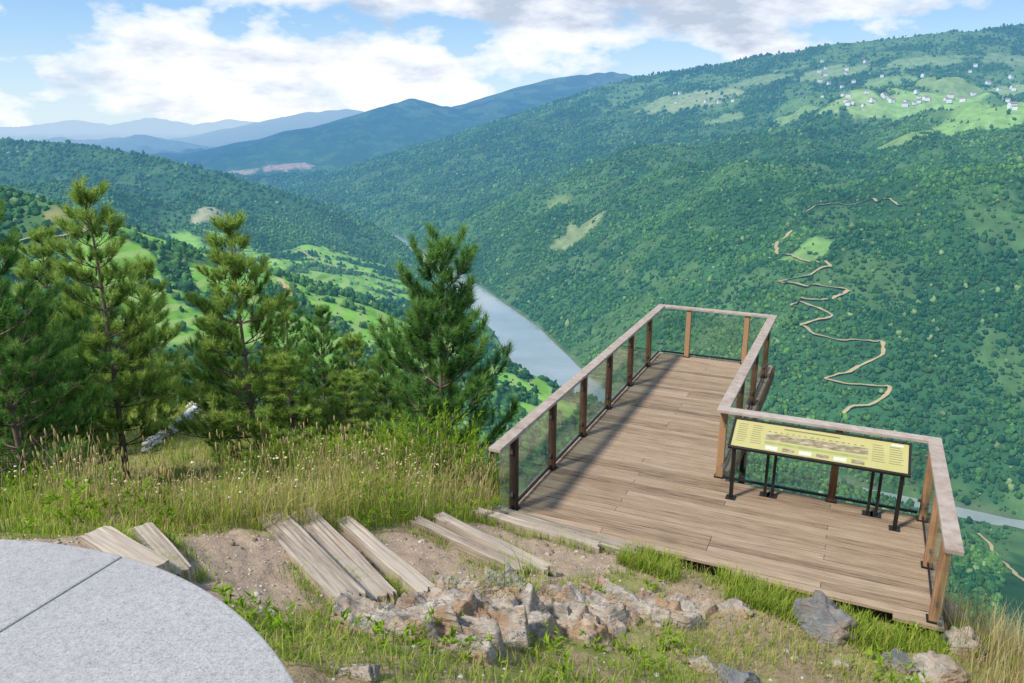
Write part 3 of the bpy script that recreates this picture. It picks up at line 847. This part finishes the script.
# ------------------------------------------------------------------ loose rocks
def rock(px, py, w, hgt, mat, lab, yaw=None, name='rock'):
    p = cast(px, py + hgt * .25)
    depth = p.y * cp - p.z * sp
    sx = w * depth / FPX / 2; sz = hgt * depth / FPX / 2
    tv, tf = ico(5)
    for k in range(18):
        n = rng.normal(size=3); n /= np.linalg.norm(n); o_ = rng.uniform(.45, .85)
        d = tv @ n
        m = d > o_
        tv[m] -= (d[m] - o_)[:, None] * n
    ax = np.array([.6, rng.uniform(-.4, .4), .7]); ax /= np.linalg.norm(ax)
    lay = np.floor((tv @ ax) * 9 + 40).astype(int)
    tv *= (1 + (G[lay % 256, 3] - .5) * .2)[:, None]
    sd = rng.random() * 100
    for i in range(len(tv)):
        vq = Vector(tv[i]) * 3.0 + Vector((sd, 0, 0))
        tv[i] *= 1 + .07 * mnoise.fractal(vq, .8, 2.1, 6)
    tv *= np.array([sx, sx * rng.uniform(.7, 1.0), sz]) / .8
    o = link(name, mesh_np(name, tv, tf, smooth=False), mat)
    o.location = p + Vector((0, 0, -sz * .1))
    o.rotation_euler = (rng.uniform(-.25, .25), rng.uniform(-.35, .35), rng.uniform(-.5, .5) if yaw is None else yaw)
    tag(o, lab, 'rock', 'loose rocks near the platform')
ROCKS = [
    (360, 670, 44, 26, 'A', 'low buff stone in grass at the bottom edge, left of the outcrop'),
    (820, 616, 62, 60, 'B', 'grey slate slab standing tilted before the deck edge'),
    (740, 676, 50, 26, 'B', 'dark grey stone at the bottom edge below the deck'),
    (700, 660, 40, 22, 'A', 'buff stone left of the dark grey one near the bottom edge'),
    (902, 658, 50, 28, 'B', 'flat grey stone at the bottom right below the end of the deck'),
    (944, 612, 44, 44, 'A', 'pale rock beneath the right end of the balustrade'),
    (958, 640, 50, 44, 'A', 'upright pale rock below the right end of the balustrade near the dry grass'),
    (936, 668, 60, 34, 'A', 'pale rock at the bottom right corner beside dry grass'),
    (838, 662, 32, 16, 'A', 'small pale stone on bare soil below the slate slab'),
    (736, 604, 36, 18, 'A', 'little pale rock in the grass strip along the deck edge'),
    (470, 470, 32, 14, 'A', 'pale flat stone in grass left of the balustrade end'),
    (404, 506, 26, 14, 'A', 'small buff stone in grass above the gravel path'),
]
for px, py, w, hh, mk, lab in ROCKS: rock(px, py, w, hh, M_rockA if mk == 'A' else M_rockB, lab)

# low curved row of stones among the pines
WP = [Vector(at_d(px, py, d)) for px, py, d in ((160, 391, 20.6), (182, 391, 20.2), (196, 396, 19.4), (199, 406, 18.4), (188, 420, 17.4), (170, 434, 16.6), (154, 450, 15.8), (144, 464, 15.1))]
pts = []
for a, b in zip(WP[:-1], WP[1:]):
    n = max(2, int((b - a).length / .2))
    for k in range(n): pts.append(a.lerp(b, k / n))
tv, tf = ico(3)
V, F = [], []
for i, p in enumerate(pts):
    g = gz(p.x, p.y)
    for lv in range(2):
        s = np.array((random.uniform(.075, .10), random.uniform(.075, .10), random.uniform(.05, .07)))
        nz = np.array([1 + .25 * mnoise.noise(Vector(q) * 1.9 + Vector((i * 3.1, lv * 7, 0))) for q in tv])[:, None]
        F.append(tf + len(V) * len(tv))
        V.append(tv * s * nz + np.array((p.x + random.uniform(-.02, .02), p.y + random.uniform(-.02, .02), g + .06 + lv * .13)))
M_wst = (lambda t: t.fin(t.diff(t.ramp(t.noise(t.coord(), 4, 4), [(.36, (.12, .12, .115)), (.47, (.50, .50, .48)), (.62, (.68, .68, .66))]))))(NT('whitish wall stone'))
tag(link('stone_wall', mesh_np('stone_wall', np.concatenate(V), np.concatenate(F), smooth=False), M_wst), 'low curved line of whitish stones on the clearing between the pines', 'stone wall')

# ------------------------------------------------------------------ pines
def needles(tufts, n, ln, wd, spread=(.35, 1.0)):
    P = np.array([t[0] for t in tufts]); D = np.array([t[1] for t in tufts]); Lg = np.array([t[2] for t in tufts]); Tn = np.array([t[3] for t in tufts])
    D /= np.linalg.norm(D, axis=1)[:, None]
    P = np.repeat(P, n, 0); D = np.repeat(D, n, 0); Lg = np.repeat(Lg, n); Tn = np.repeat(Tn, n)
    q = rng.normal(size=P.shape); q -= (q * D).sum(1)[:, None] * D; q /= np.linalg.norm(q, axis=1)[:, None]
    a = rng.uniform(spread[0], spread[1], len(P))[:, None]
    dr = D * np.cos(a) + q * np.sin(a)
    base = P + D * (rng.random(len(P)) * Lg)[:, None]
    l = (ln * rng.uniform(.7, 1.2, len(P)))[:, None]
    tip = base + dr * l; tip[:, 2] -= .15 * l[:, 0] * rng.random(len(P))
    sd = np.cross(dr, rng.normal(size=P.shape)); sd /= np.linalg.norm(sd, axis=1)[:, None]
    V = np.stack([base - sd * wd / 2, base + sd * wd / 2, tip], 1).reshape(-1, 3)
    F = np.arange(len(V)).reshape(-1, 3)
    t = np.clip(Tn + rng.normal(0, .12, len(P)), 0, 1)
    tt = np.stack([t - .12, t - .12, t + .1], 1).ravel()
    return V, F, np.clip(tt, 0, 1)
def pine_mesh(H, Rm, whorls, seed, up=.35, clear=.08, shape=.85, dens=1.0, ln=.13):
    rs = random.Random(seed)
    tk = MB()
    ph = rs.random() * 6
    def axis(t): return Vector((.05 * H * math.sin(t * 2.2 + ph) * t * .5, .05 * H * math.cos(t * 1.7 + ph) * t * .5, H * t))
    tk.tube([axis(t / 12) for t in range(13)], [max(.006, .011 * H * (1 - t / 12.3) ** .9 + .004) for t in range(13)], 8)
    tufts = []
    for w in range(whorls):
        t = clear + (1 - clear) * (w + .5 * rs.random()) / whorls
        if t > .97: continue
        nb = rs.randint(5, 6)
        az0 = rs.random() * 6.28
        prof = (1 - t) ** shape * (.6 + .4 * min(1, (t - clear) / .25 + .3)) + .08
        for b in range(nb):
            L = Rm * prof * rs.uniform(.6, 1.25)
            if rs.random() < .1: L *= .5
            az = az0 + b * 6.283 / nb + rs.uniform(-.4, .4)
            el = up * (.3 + t) + rs.uniform(-.15, .15)
            p = axis(t); pts = [p]; steps = 6
            for k in range(steps):
                e = el + .6 * (k / steps) ** 1.5
                p = p + Vector((math.cos(az) * math.cos(e), math.sin(az) * math.cos(e), math.sin(e))) * (L / steps)
                az += rs.uniform(-.08, .08)
                pts.append(p)
            tk.tube(pts, [max(.003, .014 * (L / 1.2) * (1 - k / (steps + .5)) + .002) for k in range(steps + 1)], 5)
            ntw = max(4, int(L * 10.8 * dens))
            for k in range(ntw):
                f = .17 + .83 * (k + rs.random()) / ntw
                i = min(steps - 1, int(f * steps)); q = pts[i].lerp(pts[i + 1], f * steps - i)
                d = (pts[i + 1] - pts[i]).normalized()
                sidev = Vector((-d.y, d.x, 0)).normalized() * rs.choice((-1, 1))
                tw = (d * .7 + sidev * rs.uniform(.3, .9) + Vector((0, 0, rs.uniform(.1, .8)))).normalized()
                tl_ = L * .36 * (1.15 - f) * rs.uniform(.5, 1.2) + .05
                e = q + tw * tl_
                tk.tube([q, e], [.004, .0025], 4)
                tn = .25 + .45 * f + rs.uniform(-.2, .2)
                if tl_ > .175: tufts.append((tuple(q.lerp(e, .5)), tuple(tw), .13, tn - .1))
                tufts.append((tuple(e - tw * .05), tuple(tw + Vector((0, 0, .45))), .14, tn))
            tufts.append((tuple(pts[-1] - (pts[-1] - pts[-2]).normalized() * .05), tuple((pts[-1] - pts[-2]).normalized() + Vector((0, 0, .4))), .15, .8))
    for k in range(7):
        t = .9 + .1 * k / 6
        tufts.append((tuple(axis(t)), (rs.uniform(-.4, .4), rs.uniform(-.4, .4), 1), .12, .8))
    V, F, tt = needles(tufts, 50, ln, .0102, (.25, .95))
    return tk, mesh_np('crown', V, F, tint=tt)
PROTO = {}
def proto(kind):
    if kind in PROTO: return PROTO[kind]
    spec = {'full': (4.0, 1.22, 15, 3, .4, .03, .74, 1.13, .13), 'open': (4.7, 1.1, 13, 8, .4, .12, .62, 1.05, .138), 'bushy': (4.0, 1.42, 12, 21, .65, .08, .52, 1.1, .15), 'slim': (3.6, 1.0, 14, 33, .35, .03, .74, 1.13, .125), 'big': (5.2, 1.75, 16, 41, .36, .04, .6, 1.05, .142)}[kind]
    H = spec[0]
    tk, cm = pine_mesh(*spec[:3], spec[3], *spec[4:])
    PROTO[kind] = [H, tk, cm, {}]
    return PROTO[kind]
TREES = [
    (8, 9.6, 190, 'big', 'B', .9, 'tall dark pine at the left edge of the view'),
    (112, 13, 184, 'open', 'A', .96, 'tallest and thinnest crowned pine of the left hand grove'),
    (64, 15.5, 234, 'full', 'A', .95, 'light green pine between the dark edge pine and the tallest thin pine'),
    (156, 22.5, 262, 'slim', 'A', 1.0, 'slender pine just right of the tallest thin pine, behind the stone line'),
    (250, 14, 222, 'full', 'A', .96, 'full light green conical pine standing right of the stone line'),
    (224, 24, 300, 'slim', 'B', 1.1, 'small dark pine behind the stone line, left of the full conical pine'),
    (290, 19, 298, 'slim', 'B', 1.2, 'dark pine just behind the full conical pine on its right'),
    (324, 17, 310, 'full', 'B', .95, 'dark conical pine midway between the full light pine and the bushy pine'),
    (356, 19, 336, 'slim', 'A', 1.3, 'small pine in the gap left of the bushy pine'),
    (386, 16, 355, 'slim', 'A', 1.3, 'small light pine at the left foot of the bushy pine'),
    (442, 12.6, 250, 'bushy', 'B', .97, 'dark bushy pine with upswept branches standing alone beside the river view'),
    (92, 22, 305, 'slim', 'B', 1.25, 'dark low pine behind the tallest thin pine'),
    (-44, 11.5, 215, 'full', 'A', 1.0, 'pine cut by the left edge of the view'),
    (288, 13.6, 355, 'slim', 'A', 1.5, 'low young pine at the right foot of the full conical pine'),
    (342, 14.2, 372, 'slim', 'A', 1.6, 'low young light pine in front of the dark conical pine'),
    (132, 23, 325, 'slim', 'B', 1.25, 'short dark pine between the tallest thin pine and the slender one'),
    (410, 18.5, 338, 'slim', 'B', 1.3, 'small dark pine peeping from behind the bushy pine on its left'),
    (40, 12.4, 318, 'slim', 'A', 1.4, 'short light pine in front of the tall dark edge pine'),
]
for i, (px, d, pt, kind, mk, wid, lab) in enumerate(TREES):
    H, tk, cm, cache = proto(kind)
    x = (px - 512) / FPX * d / (cp - .05 * sp)
    ztop = at_d(px, pt, d)[2]; z0 = gz(x, d)
    s = (ztop - z0) / H
    root = empty('pine_tree', (x, d, z0 - .05), random.uniform(0, 6.28)); root.scale = (s * wid, s * wid, s)
    if 'tm' not in cache:
        to = tk.build('trunk', M_bark, root, smooth=True); cache['tm'] = to.data
    else: to = link('trunk', cache['tm'], None, root)
    if mk not in cache:
        m2 = cm.copy(); m2.materials.clear(); cache[mk] = m2
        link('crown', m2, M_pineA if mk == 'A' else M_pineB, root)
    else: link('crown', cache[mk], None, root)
    tag(root, lab, 'pine tree', 'young pines of the left hand grove')

# shrubs
def shrub(px, d, hh, wd, lab):
    x = (px - 512) / FPX * d / (cp - .1 * sp); z0 = gz(x, d)
    root = empty('broom_shrub', (x, d, z0 - .03))
    st = MB(); tufts = []
    n = int(80 * wd)
    for k in range(n):
        az = random.random() * 6.28; rr_ = math.sqrt(random.random()) * wd * .5
        lean = rr_ / (wd * .5) * .7
        L = hh * random.uniform(.6, 1.05) * (1 - .35 * (rr_ / (wd * .5)) ** 2)
        dv = Vector((math.cos(az) * lean, math.sin(az) * lean, 1)).normalized()
        p0 = Vector((math.cos(az) * rr_ * .35, math.sin(az) * rr_ * .35, 0)); p1 = p0 + dv * L
        st.tube([p0, p0.lerp(p1, .5) + Vector((random.uniform(-.04, .04), random.uniform(-.04, .04), 0)), p1], [.008, .005, .002], 4)
        for j in range(6):
            f = .25 + .75 * (j + random.random()) / 6
            tufts.append((tuple(p0.lerp(p1, f)), tuple(dv + Vector((random.uniform(-.6, .6), random.uniform(-.6, .6), .2))), .16, .2 + .5 * f + random.uniform(-.12, .12)))
    st.build('stem', M_bark, root)
    V, F, tt = needles(tufts, 14, .09, .014, (.2, .9))
    link('foliage', mesh_np('foliage', V, F, tint=tt), M_shrub, root)
    tag(root, lab, 'shrub', 'green broom shrubs at the edge of the slope')
shrub(434, 10.5, 1.45, 1.4, 'bright green broom shrub at the foot of the dark bushy pine')
shrub(478, 10.6, .8, .9, 'small broom shrub between the bushy pine and the balustrade')
shrub(376, 11.4, 1.1, 1.4, 'broom shrub left of the foot of the bushy pine')
shrub(325, 11.9, 1.0, 1.5, 'broad low shrub midway along the edge of the slope')
shrub(276, 11.8, .8, 1.3, 'low shrub below the dark conical pines')
shrub(238, 12.4, .5, .9, 'low shrub at the foot of the full light green conical pine')
shrub(30, 8.8, .7, 1.3, 'low shrub under the dark pine at the left edge')
shrub(84, 11.0, .6, 1.1, 'low shrub left of the foot of the tallest thin pine')
shrub(985, 10.5, 1.0, 1.3, 'green shrub on the slope right of the balustrade')

# ------------------------------------------------------------------ grass, dry stalks, flowers, gravel
def blades(x, y, hh, wd, tint, lean=.45):
    n = len(x); z = height(x, y) - .02
    az = rng.random(n) * 6.283
    dx, dy = np.cos(az), np.sin(az)
    ln = hh * lean * rng.random(n)
    b = np.stack([x, y, z], 1)
    s = np.stack([-dy, dx, np.zeros(n)], 1) * (wd / 2)[:, None]
    m = b + np.stack([dx * ln * .35, dy * ln * .35, hh * .58], 1)
    t = b + np.stack([dx * ln, dy * ln, hh * (1 - .25 * ln / hh)], 1)
    V = np.stack([b - s, b + s, m - s * .75, m + s * .75, t], 1).reshape(-1, 3)
    o = (np.arange(n) * 5)[:, None]
    F = np.concatenate([o + np.array([[0, 1, 3]]), o + np.array([[0, 3, 2]]), o + np.array([[2, 3, 4]])], 0)
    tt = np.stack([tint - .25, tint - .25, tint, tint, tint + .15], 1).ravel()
    return V, F, np.clip(tt, 0, 1), t
def on_deck(x, y, pad=.05):
    a, b = deck_ab(x, y)
    return (a > front_edge(b) - pad) & (a < .3) & (b > -.1) & (b < 4.8)
def free(x, y, padp=.85):
    pd, _, _ = polydist(x, y, PATH)
    tab = np.hypot(x + 1.08, y - .46) < 1.1
    return (pd > padp) & ~on_deck(x, y) & ~tab
def scatter(n, x0, x1, y0, y1, thr=.0, sc=1.3, padp=.85):
    x = rng.uniform(x0, x1, n); y = rng.uniform(y0, y1, n)
    k = free(x, y, padp)
    f = fbm(x * sc + 31, y * sc + 7, 3)
    k &= f + rng.normal(0, .05, n) > thr
    return x[k], y[k], f[k]
def trodden(x, y):            # the worn strip by the clearing where the grass stays low
    d, _, _ = polydist(x, y, np.array([(-3.4, 7.4), (-5.6, 11.5), (-8.0, 17.0)]))
    return 1 - .5 * (1 - sstep(.4, 1.0, d))
GV, GF, GT = [], [], []; go = 0
def addg(b):
    global go
    GV.append(b[0]); GF.append(b[1] + go); GT.append(b[2]); go += len(b[0])
x, y, f = scatter(72000, -13, .2, 5.4, 13.5, .36, 1.1)
tall = np.clip((fbm(x * 1.2 + 3, y * 1.2, 3) - .32) * 3.0, .15, 1.4) * trodden(x, y)
ctint = fbm(x * .9 + 50, y * .9, 3)
addg(blades(x, y, rng.uniform(.08, .46, len(x)) * tall, np.full(len(x), .008), rng.normal(.02, .2, len(x)) + ctint * 1.2, 1.0))
x, y, f = scatter(9000, -13, -5.5, 13, 21, .30, .8)
addg(blades(x, y, rng.uniform(.08, .3, len(x)), np.full(len(x), .014), rng.normal(.5, .2, len(x)), 1.0))
x, y, f = scatter(48000, -3.8, 5.4, 3.2, 8.6, .42, 1.7, .78)
k = rng.random(len(x)) > outcrop_w(x, y) * .6
x, y = x[k], y[k]
addg(blades(x, y, rng.uniform(.04, .17, len(x)), np.full(len(x), .007), rng.normal(.3, .2, len(x)) + .5 * fbm(x * 1.1, y * 1.1 + 9, 2), .9))
# strip at the edge of the deck
b = rng.uniform(1.6, 4.7, 9000); a = front_edge(b) - rng.uniform(.02, .6, 9000)
kk = fbm(b * 1.6, a * 1.6 + 3, 3) > .42
xy = DO + np.outer(b[kk], E2) + np.outer(a[kk], E1)
addg(blades(xy[:, 0], xy[:, 1], rng.uniform(.05, .24, kk.sum()), np.full(kk.sum(), .007), rng.normal(.5, .18, kk.sum()), .8))
# tufts along the sleepers
for (p, q, w, lab), (A, B) in zip(SL, SLP):
    n = 900; t = rng.random(n); sg = rng.choice([-1, 1], n) * (w * .5 + .03 + np.abs(rng.normal(0, .07, n)))
    d = (B - A).normalized()
    kx = A.x + (B.x - A.x) * t - d.y * sg; ky = A.y + (B.y - A.y) * t + d.x * sg
    m = (fbm(kx * 2.5, ky * 2.5, 2) > .47) & ~on_deck(kx, ky)
    addg(blades(kx[m], ky[m], rng.uniform(.05, .17, m.sum()), np.full(m.sum(), .006), rng.normal(.5, .18, m.sum()), .9))
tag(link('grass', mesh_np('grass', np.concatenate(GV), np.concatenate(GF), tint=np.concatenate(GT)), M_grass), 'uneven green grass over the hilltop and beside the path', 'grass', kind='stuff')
GV, GF, GT = [], [], []; go = 0
tv, tf = ico(1)
x, y, f = scatter(10500, -13, -.2, 6.0, 10.5, .45, 1.0)
hh = rng.uniform(.2, .95, len(x)) * trodden(x, y); tn = rng.normal(.5, .24, len(x))
bl = blades(x, y, hh, np.full(len(x), .005), tn, .6); addg(bl)
sel = rng.random(len(x)) < .45
tp = bl[3][sel]; ns = len(tp)
V = tv[None] * np.array([.008, .008, .045]) * rng.uniform(.6, 1.3, (ns, 1, 1)) + tp[:, None, :]
GV.append(V.reshape(-1, 3)); GF.append((tf[None] + (np.arange(ns) * len(tv))[:, None, None]).reshape(-1, 3) + go); GT.append(np.repeat(np.clip(tn[sel] + .1, 0, 1), len(tv))); go += ns * len(tv)
x, y, f = scatter(6500, 3.6, 6.6, 3.6, 8.0, .0, .8)
k = deck_ab(x, y)[1] > 4.75
x, y = x[k], y[k]
hh = rng.uniform(.2, .65, len(x)); addg(blades(x, y, hh, np.full(len(x), .006), rng.normal(.55, .2, len(x)), .6))
x, y, f = scatter(6000, -2.5, 4.8, 3.4, 7.4, .52, 1.9, .8)
addg(blades(x, y, rng.uniform(.04, .17, len(x)), np.full(len(x), .005), rng.normal(.5, .2, len(x)), .9))
tag(link('dry_grass', mesh_np('dry_grass', np.concatenate(GV), np.concatenate(GF), tint=np.concatenate(GT)), M_dry), 'tall straw coloured grass stalks among the green', 'dry grass', kind='stuff')
x, y, f = scatter(1100, -11, -1, 6.2, 10.5, .54, .8)
hh = rng.uniform(.25, .65, len(x)) * trodden(x, y)
sv, sf, stt, tp = blades(x, y, hh, np.full(len(x), .005), np.full(len(x), .4), .3)
V = (tv[None] * (rng.uniform(.006, .02, len(x))[:, None, None] * np.array([1, 1, .6]))) + tp[:, None, :]
F = (tf[None] + (np.arange(len(x)) * len(tv))[:, None, None]).reshape(-1, 3)
nv = len(V.reshape(-1, 3))
me = mesh_np('wildflowers', np.concatenate([V.reshape(-1, 3), sv]), np.concatenate([F, sf + nv]), tint=np.concatenate([np.repeat(rng.random(len(x)), len(tv)), stt]))
me.materials.append(M_flower); me.materials.append(M_grass)
me.polygons.foreach_set('material_index', np.concatenate([np.zeros(len(F), np.int32), np.ones(len(sf), np.int32)]))
tag(link('wildflowers', me), 'cream wildflower heads scattered in the tall grass', 'wildflowers', kind='stuff')
# broad leaved weeds
x, y, f = scatter(760, -9, 4.6, 3.6, 10.5, .48, 1.1, .9)
z = height(x, y); tufts = []; td = trodden(x, y)
for i in range(len(x)):
    hgt = rng.uniform(.05, .45) * (td[i] if y[i] > 7 or x[i] < -3 else .3)
    for k in range(12):
        dv = rng.normal(size=3); dv[2] = abs(dv[2]) + .3
        tufts.append(((x[i] + rng.normal(0, .08), y[i] + rng.normal(0, .08), z[i] + hgt * rng.random()), tuple(dv), .05, rng.uniform(.2, .8)))
V, F, tt = needles(tufts, 6, .07, .018, (.3, 1.2))
tag(link('weeds', mesh_np('weeds', V, F, tint=tt), M_shrub), 'leafy green weeds dotted through the grass and soil', 'weeds', kind='stuff')
x = rng.uniform(-4, 5, 9000); y = rng.uniform(3, 8.5, 9000)
pd_a, _, _ = polydist(x, y, PATH)
k = ((pd_a < 1.0) | (rng.random(9000) < .3)) & ~on_deck(x, y)
x, y = x[k], y[k]; z = height(x, y)
rad_ = rng.uniform(.005, .016, len(x)) * (1 + 1.5 * (rng.random(len(x)) < .05))
V = tv[None] * (.7 + .6 * rng.random((len(x), len(tv), 1))) * rad_[:, None, None] * np.array([1, 1, .6]) + np.stack([x, y, z], 1)[:, None, :]
F = (tf[None] + (np.arange(len(x)) * len(tv))[:, None, None]).reshape(-1, 3)
M_grav = m_foliage('gravel stones', [(0, (.16, .12, .09)), (.5, (.33, .27, .21)), (1, (.5, .46, .4))], 0)
tag(link('gravel', mesh_np('gravel', V.reshape(-1, 3), F, tint=np.repeat(rng.random(len(x)), len(tv))), M_grav), 'loose gravel scattered over the path and bare soil', 'gravel', kind='stuff')

# ------------------------------------------------------------------ light and sky
SUN_AZ, SUN_EL = R(-126), R(51)      # azimuth from +Y towards +X
sd = Vector((math.sin(SUN_AZ) * math.cos(SUN_EL), math.cos(SUN_AZ) * math.cos(SUN_EL), math.sin(SUN_EL)))
sl = bpy.data.lights.new('sun', 'SUN'); sl.energy = 5.0; sl.angle = R(6); sl.color = (1, .95, .86)
so = bpy.data.objects.new('sun', sl); COL.objects.link(so)
so.rotation_euler = sd.to_track_quat('Z', 'Y').to_euler(); so.location = sd * 50
W_ = bpy.data.worlds.new('World'); SC.world = W_; W_.use_nodes = True
t = W_.node_tree; t.nodes.clear()
class WN(NT):
    def __init__(s, tree): s.t = tree
w = WN(t)
out = t.nodes.new('ShaderNodeOutputWorld')
sky = w.n('ShaderNodeTexSky', sky_type='NISHITA'); sky.sun_disc = False; sky.sun_elevation = SUN_EL; sky.sun_rotation = SUN_AZ % (2 * math.pi)
sky.air_density = 1.0; sky.dust_density = .4; sky.ozone_density = 1.5
tc = w.n('ShaderNodeTexCoord').outputs['Generated']
sep = w.n('ShaderNodeSeparateXYZ', {0: tc})
sx_, sy_, sz_ = sep.outputs
mp = w.n('ShaderNodeMapping', {'Vector': tc, 'Scale': (3.6, 3.6, 7.5), 'Location': (.35, 0, .2)}).outputs[0]
n1 = w.noise(mp, 1.7, 8, .54)
ax_ = w.math('DIVIDE', sx_, w.math('MAXIMUM', sy_, .05))
def gauss(v, c, s):
    q = w.math('DIVIDE', w.math('SUBTRACT', v, c), s)
    return w.math('EXPONENT', w.math('MULTIPLY', w.math('MULTIPLY', q, q), -1.0))
b1 = w.math('MULTIPLY', w.math('MULTIPLY', gauss(ax_, -.24, .24), gauss(sz_, .055, .045)), .19)
b2 = w.math('MULTIPLY', w.math('MULTIPLY', gauss(ax_, .22, .38), gauss(sz_, .15, .05)), .25)
nn = w.math('ADD', w.math('ADD', n1, b1), b2)
fac = w.ramp(nn, [(.515, (0, 0, 0)), (.55, (.55, .55, .55)), (.61, (1, 1, 1))])
n2 = w.noise(w.n('ShaderNodeMapping', {'Vector': tc, 'Scale': (4.5, 4.5, 13.0), 'Location': (1.7, .4, .9)}).outputs[0], 1.9, 6, .58)
n3 = w.math('SUBTRACT', n2, w.math('MULTIPLY', b2, .9))
cc = w.ramp(n3, [(.28, (3.6, 4.2, 5.2)), (.43, (5.8, 6.2, 6.8)), (.52, (7.0, 7.1, 7.2))])
base = w.mix(.8, sky.outputs[0], w.ramp(sz_, [(0.0, (4.7, 6.1, 7.0)), (.12, (2.2, 4.1, 6.6)), (.6, (1.6, 2.8, 5.2))]))
cmix = w.mix(fac, base, cc)
bg = w.n('ShaderNodeBackground', {'Color': cmix, 'Strength': .15})
t.links.new(bg.outputs[0], out.inputs[0])
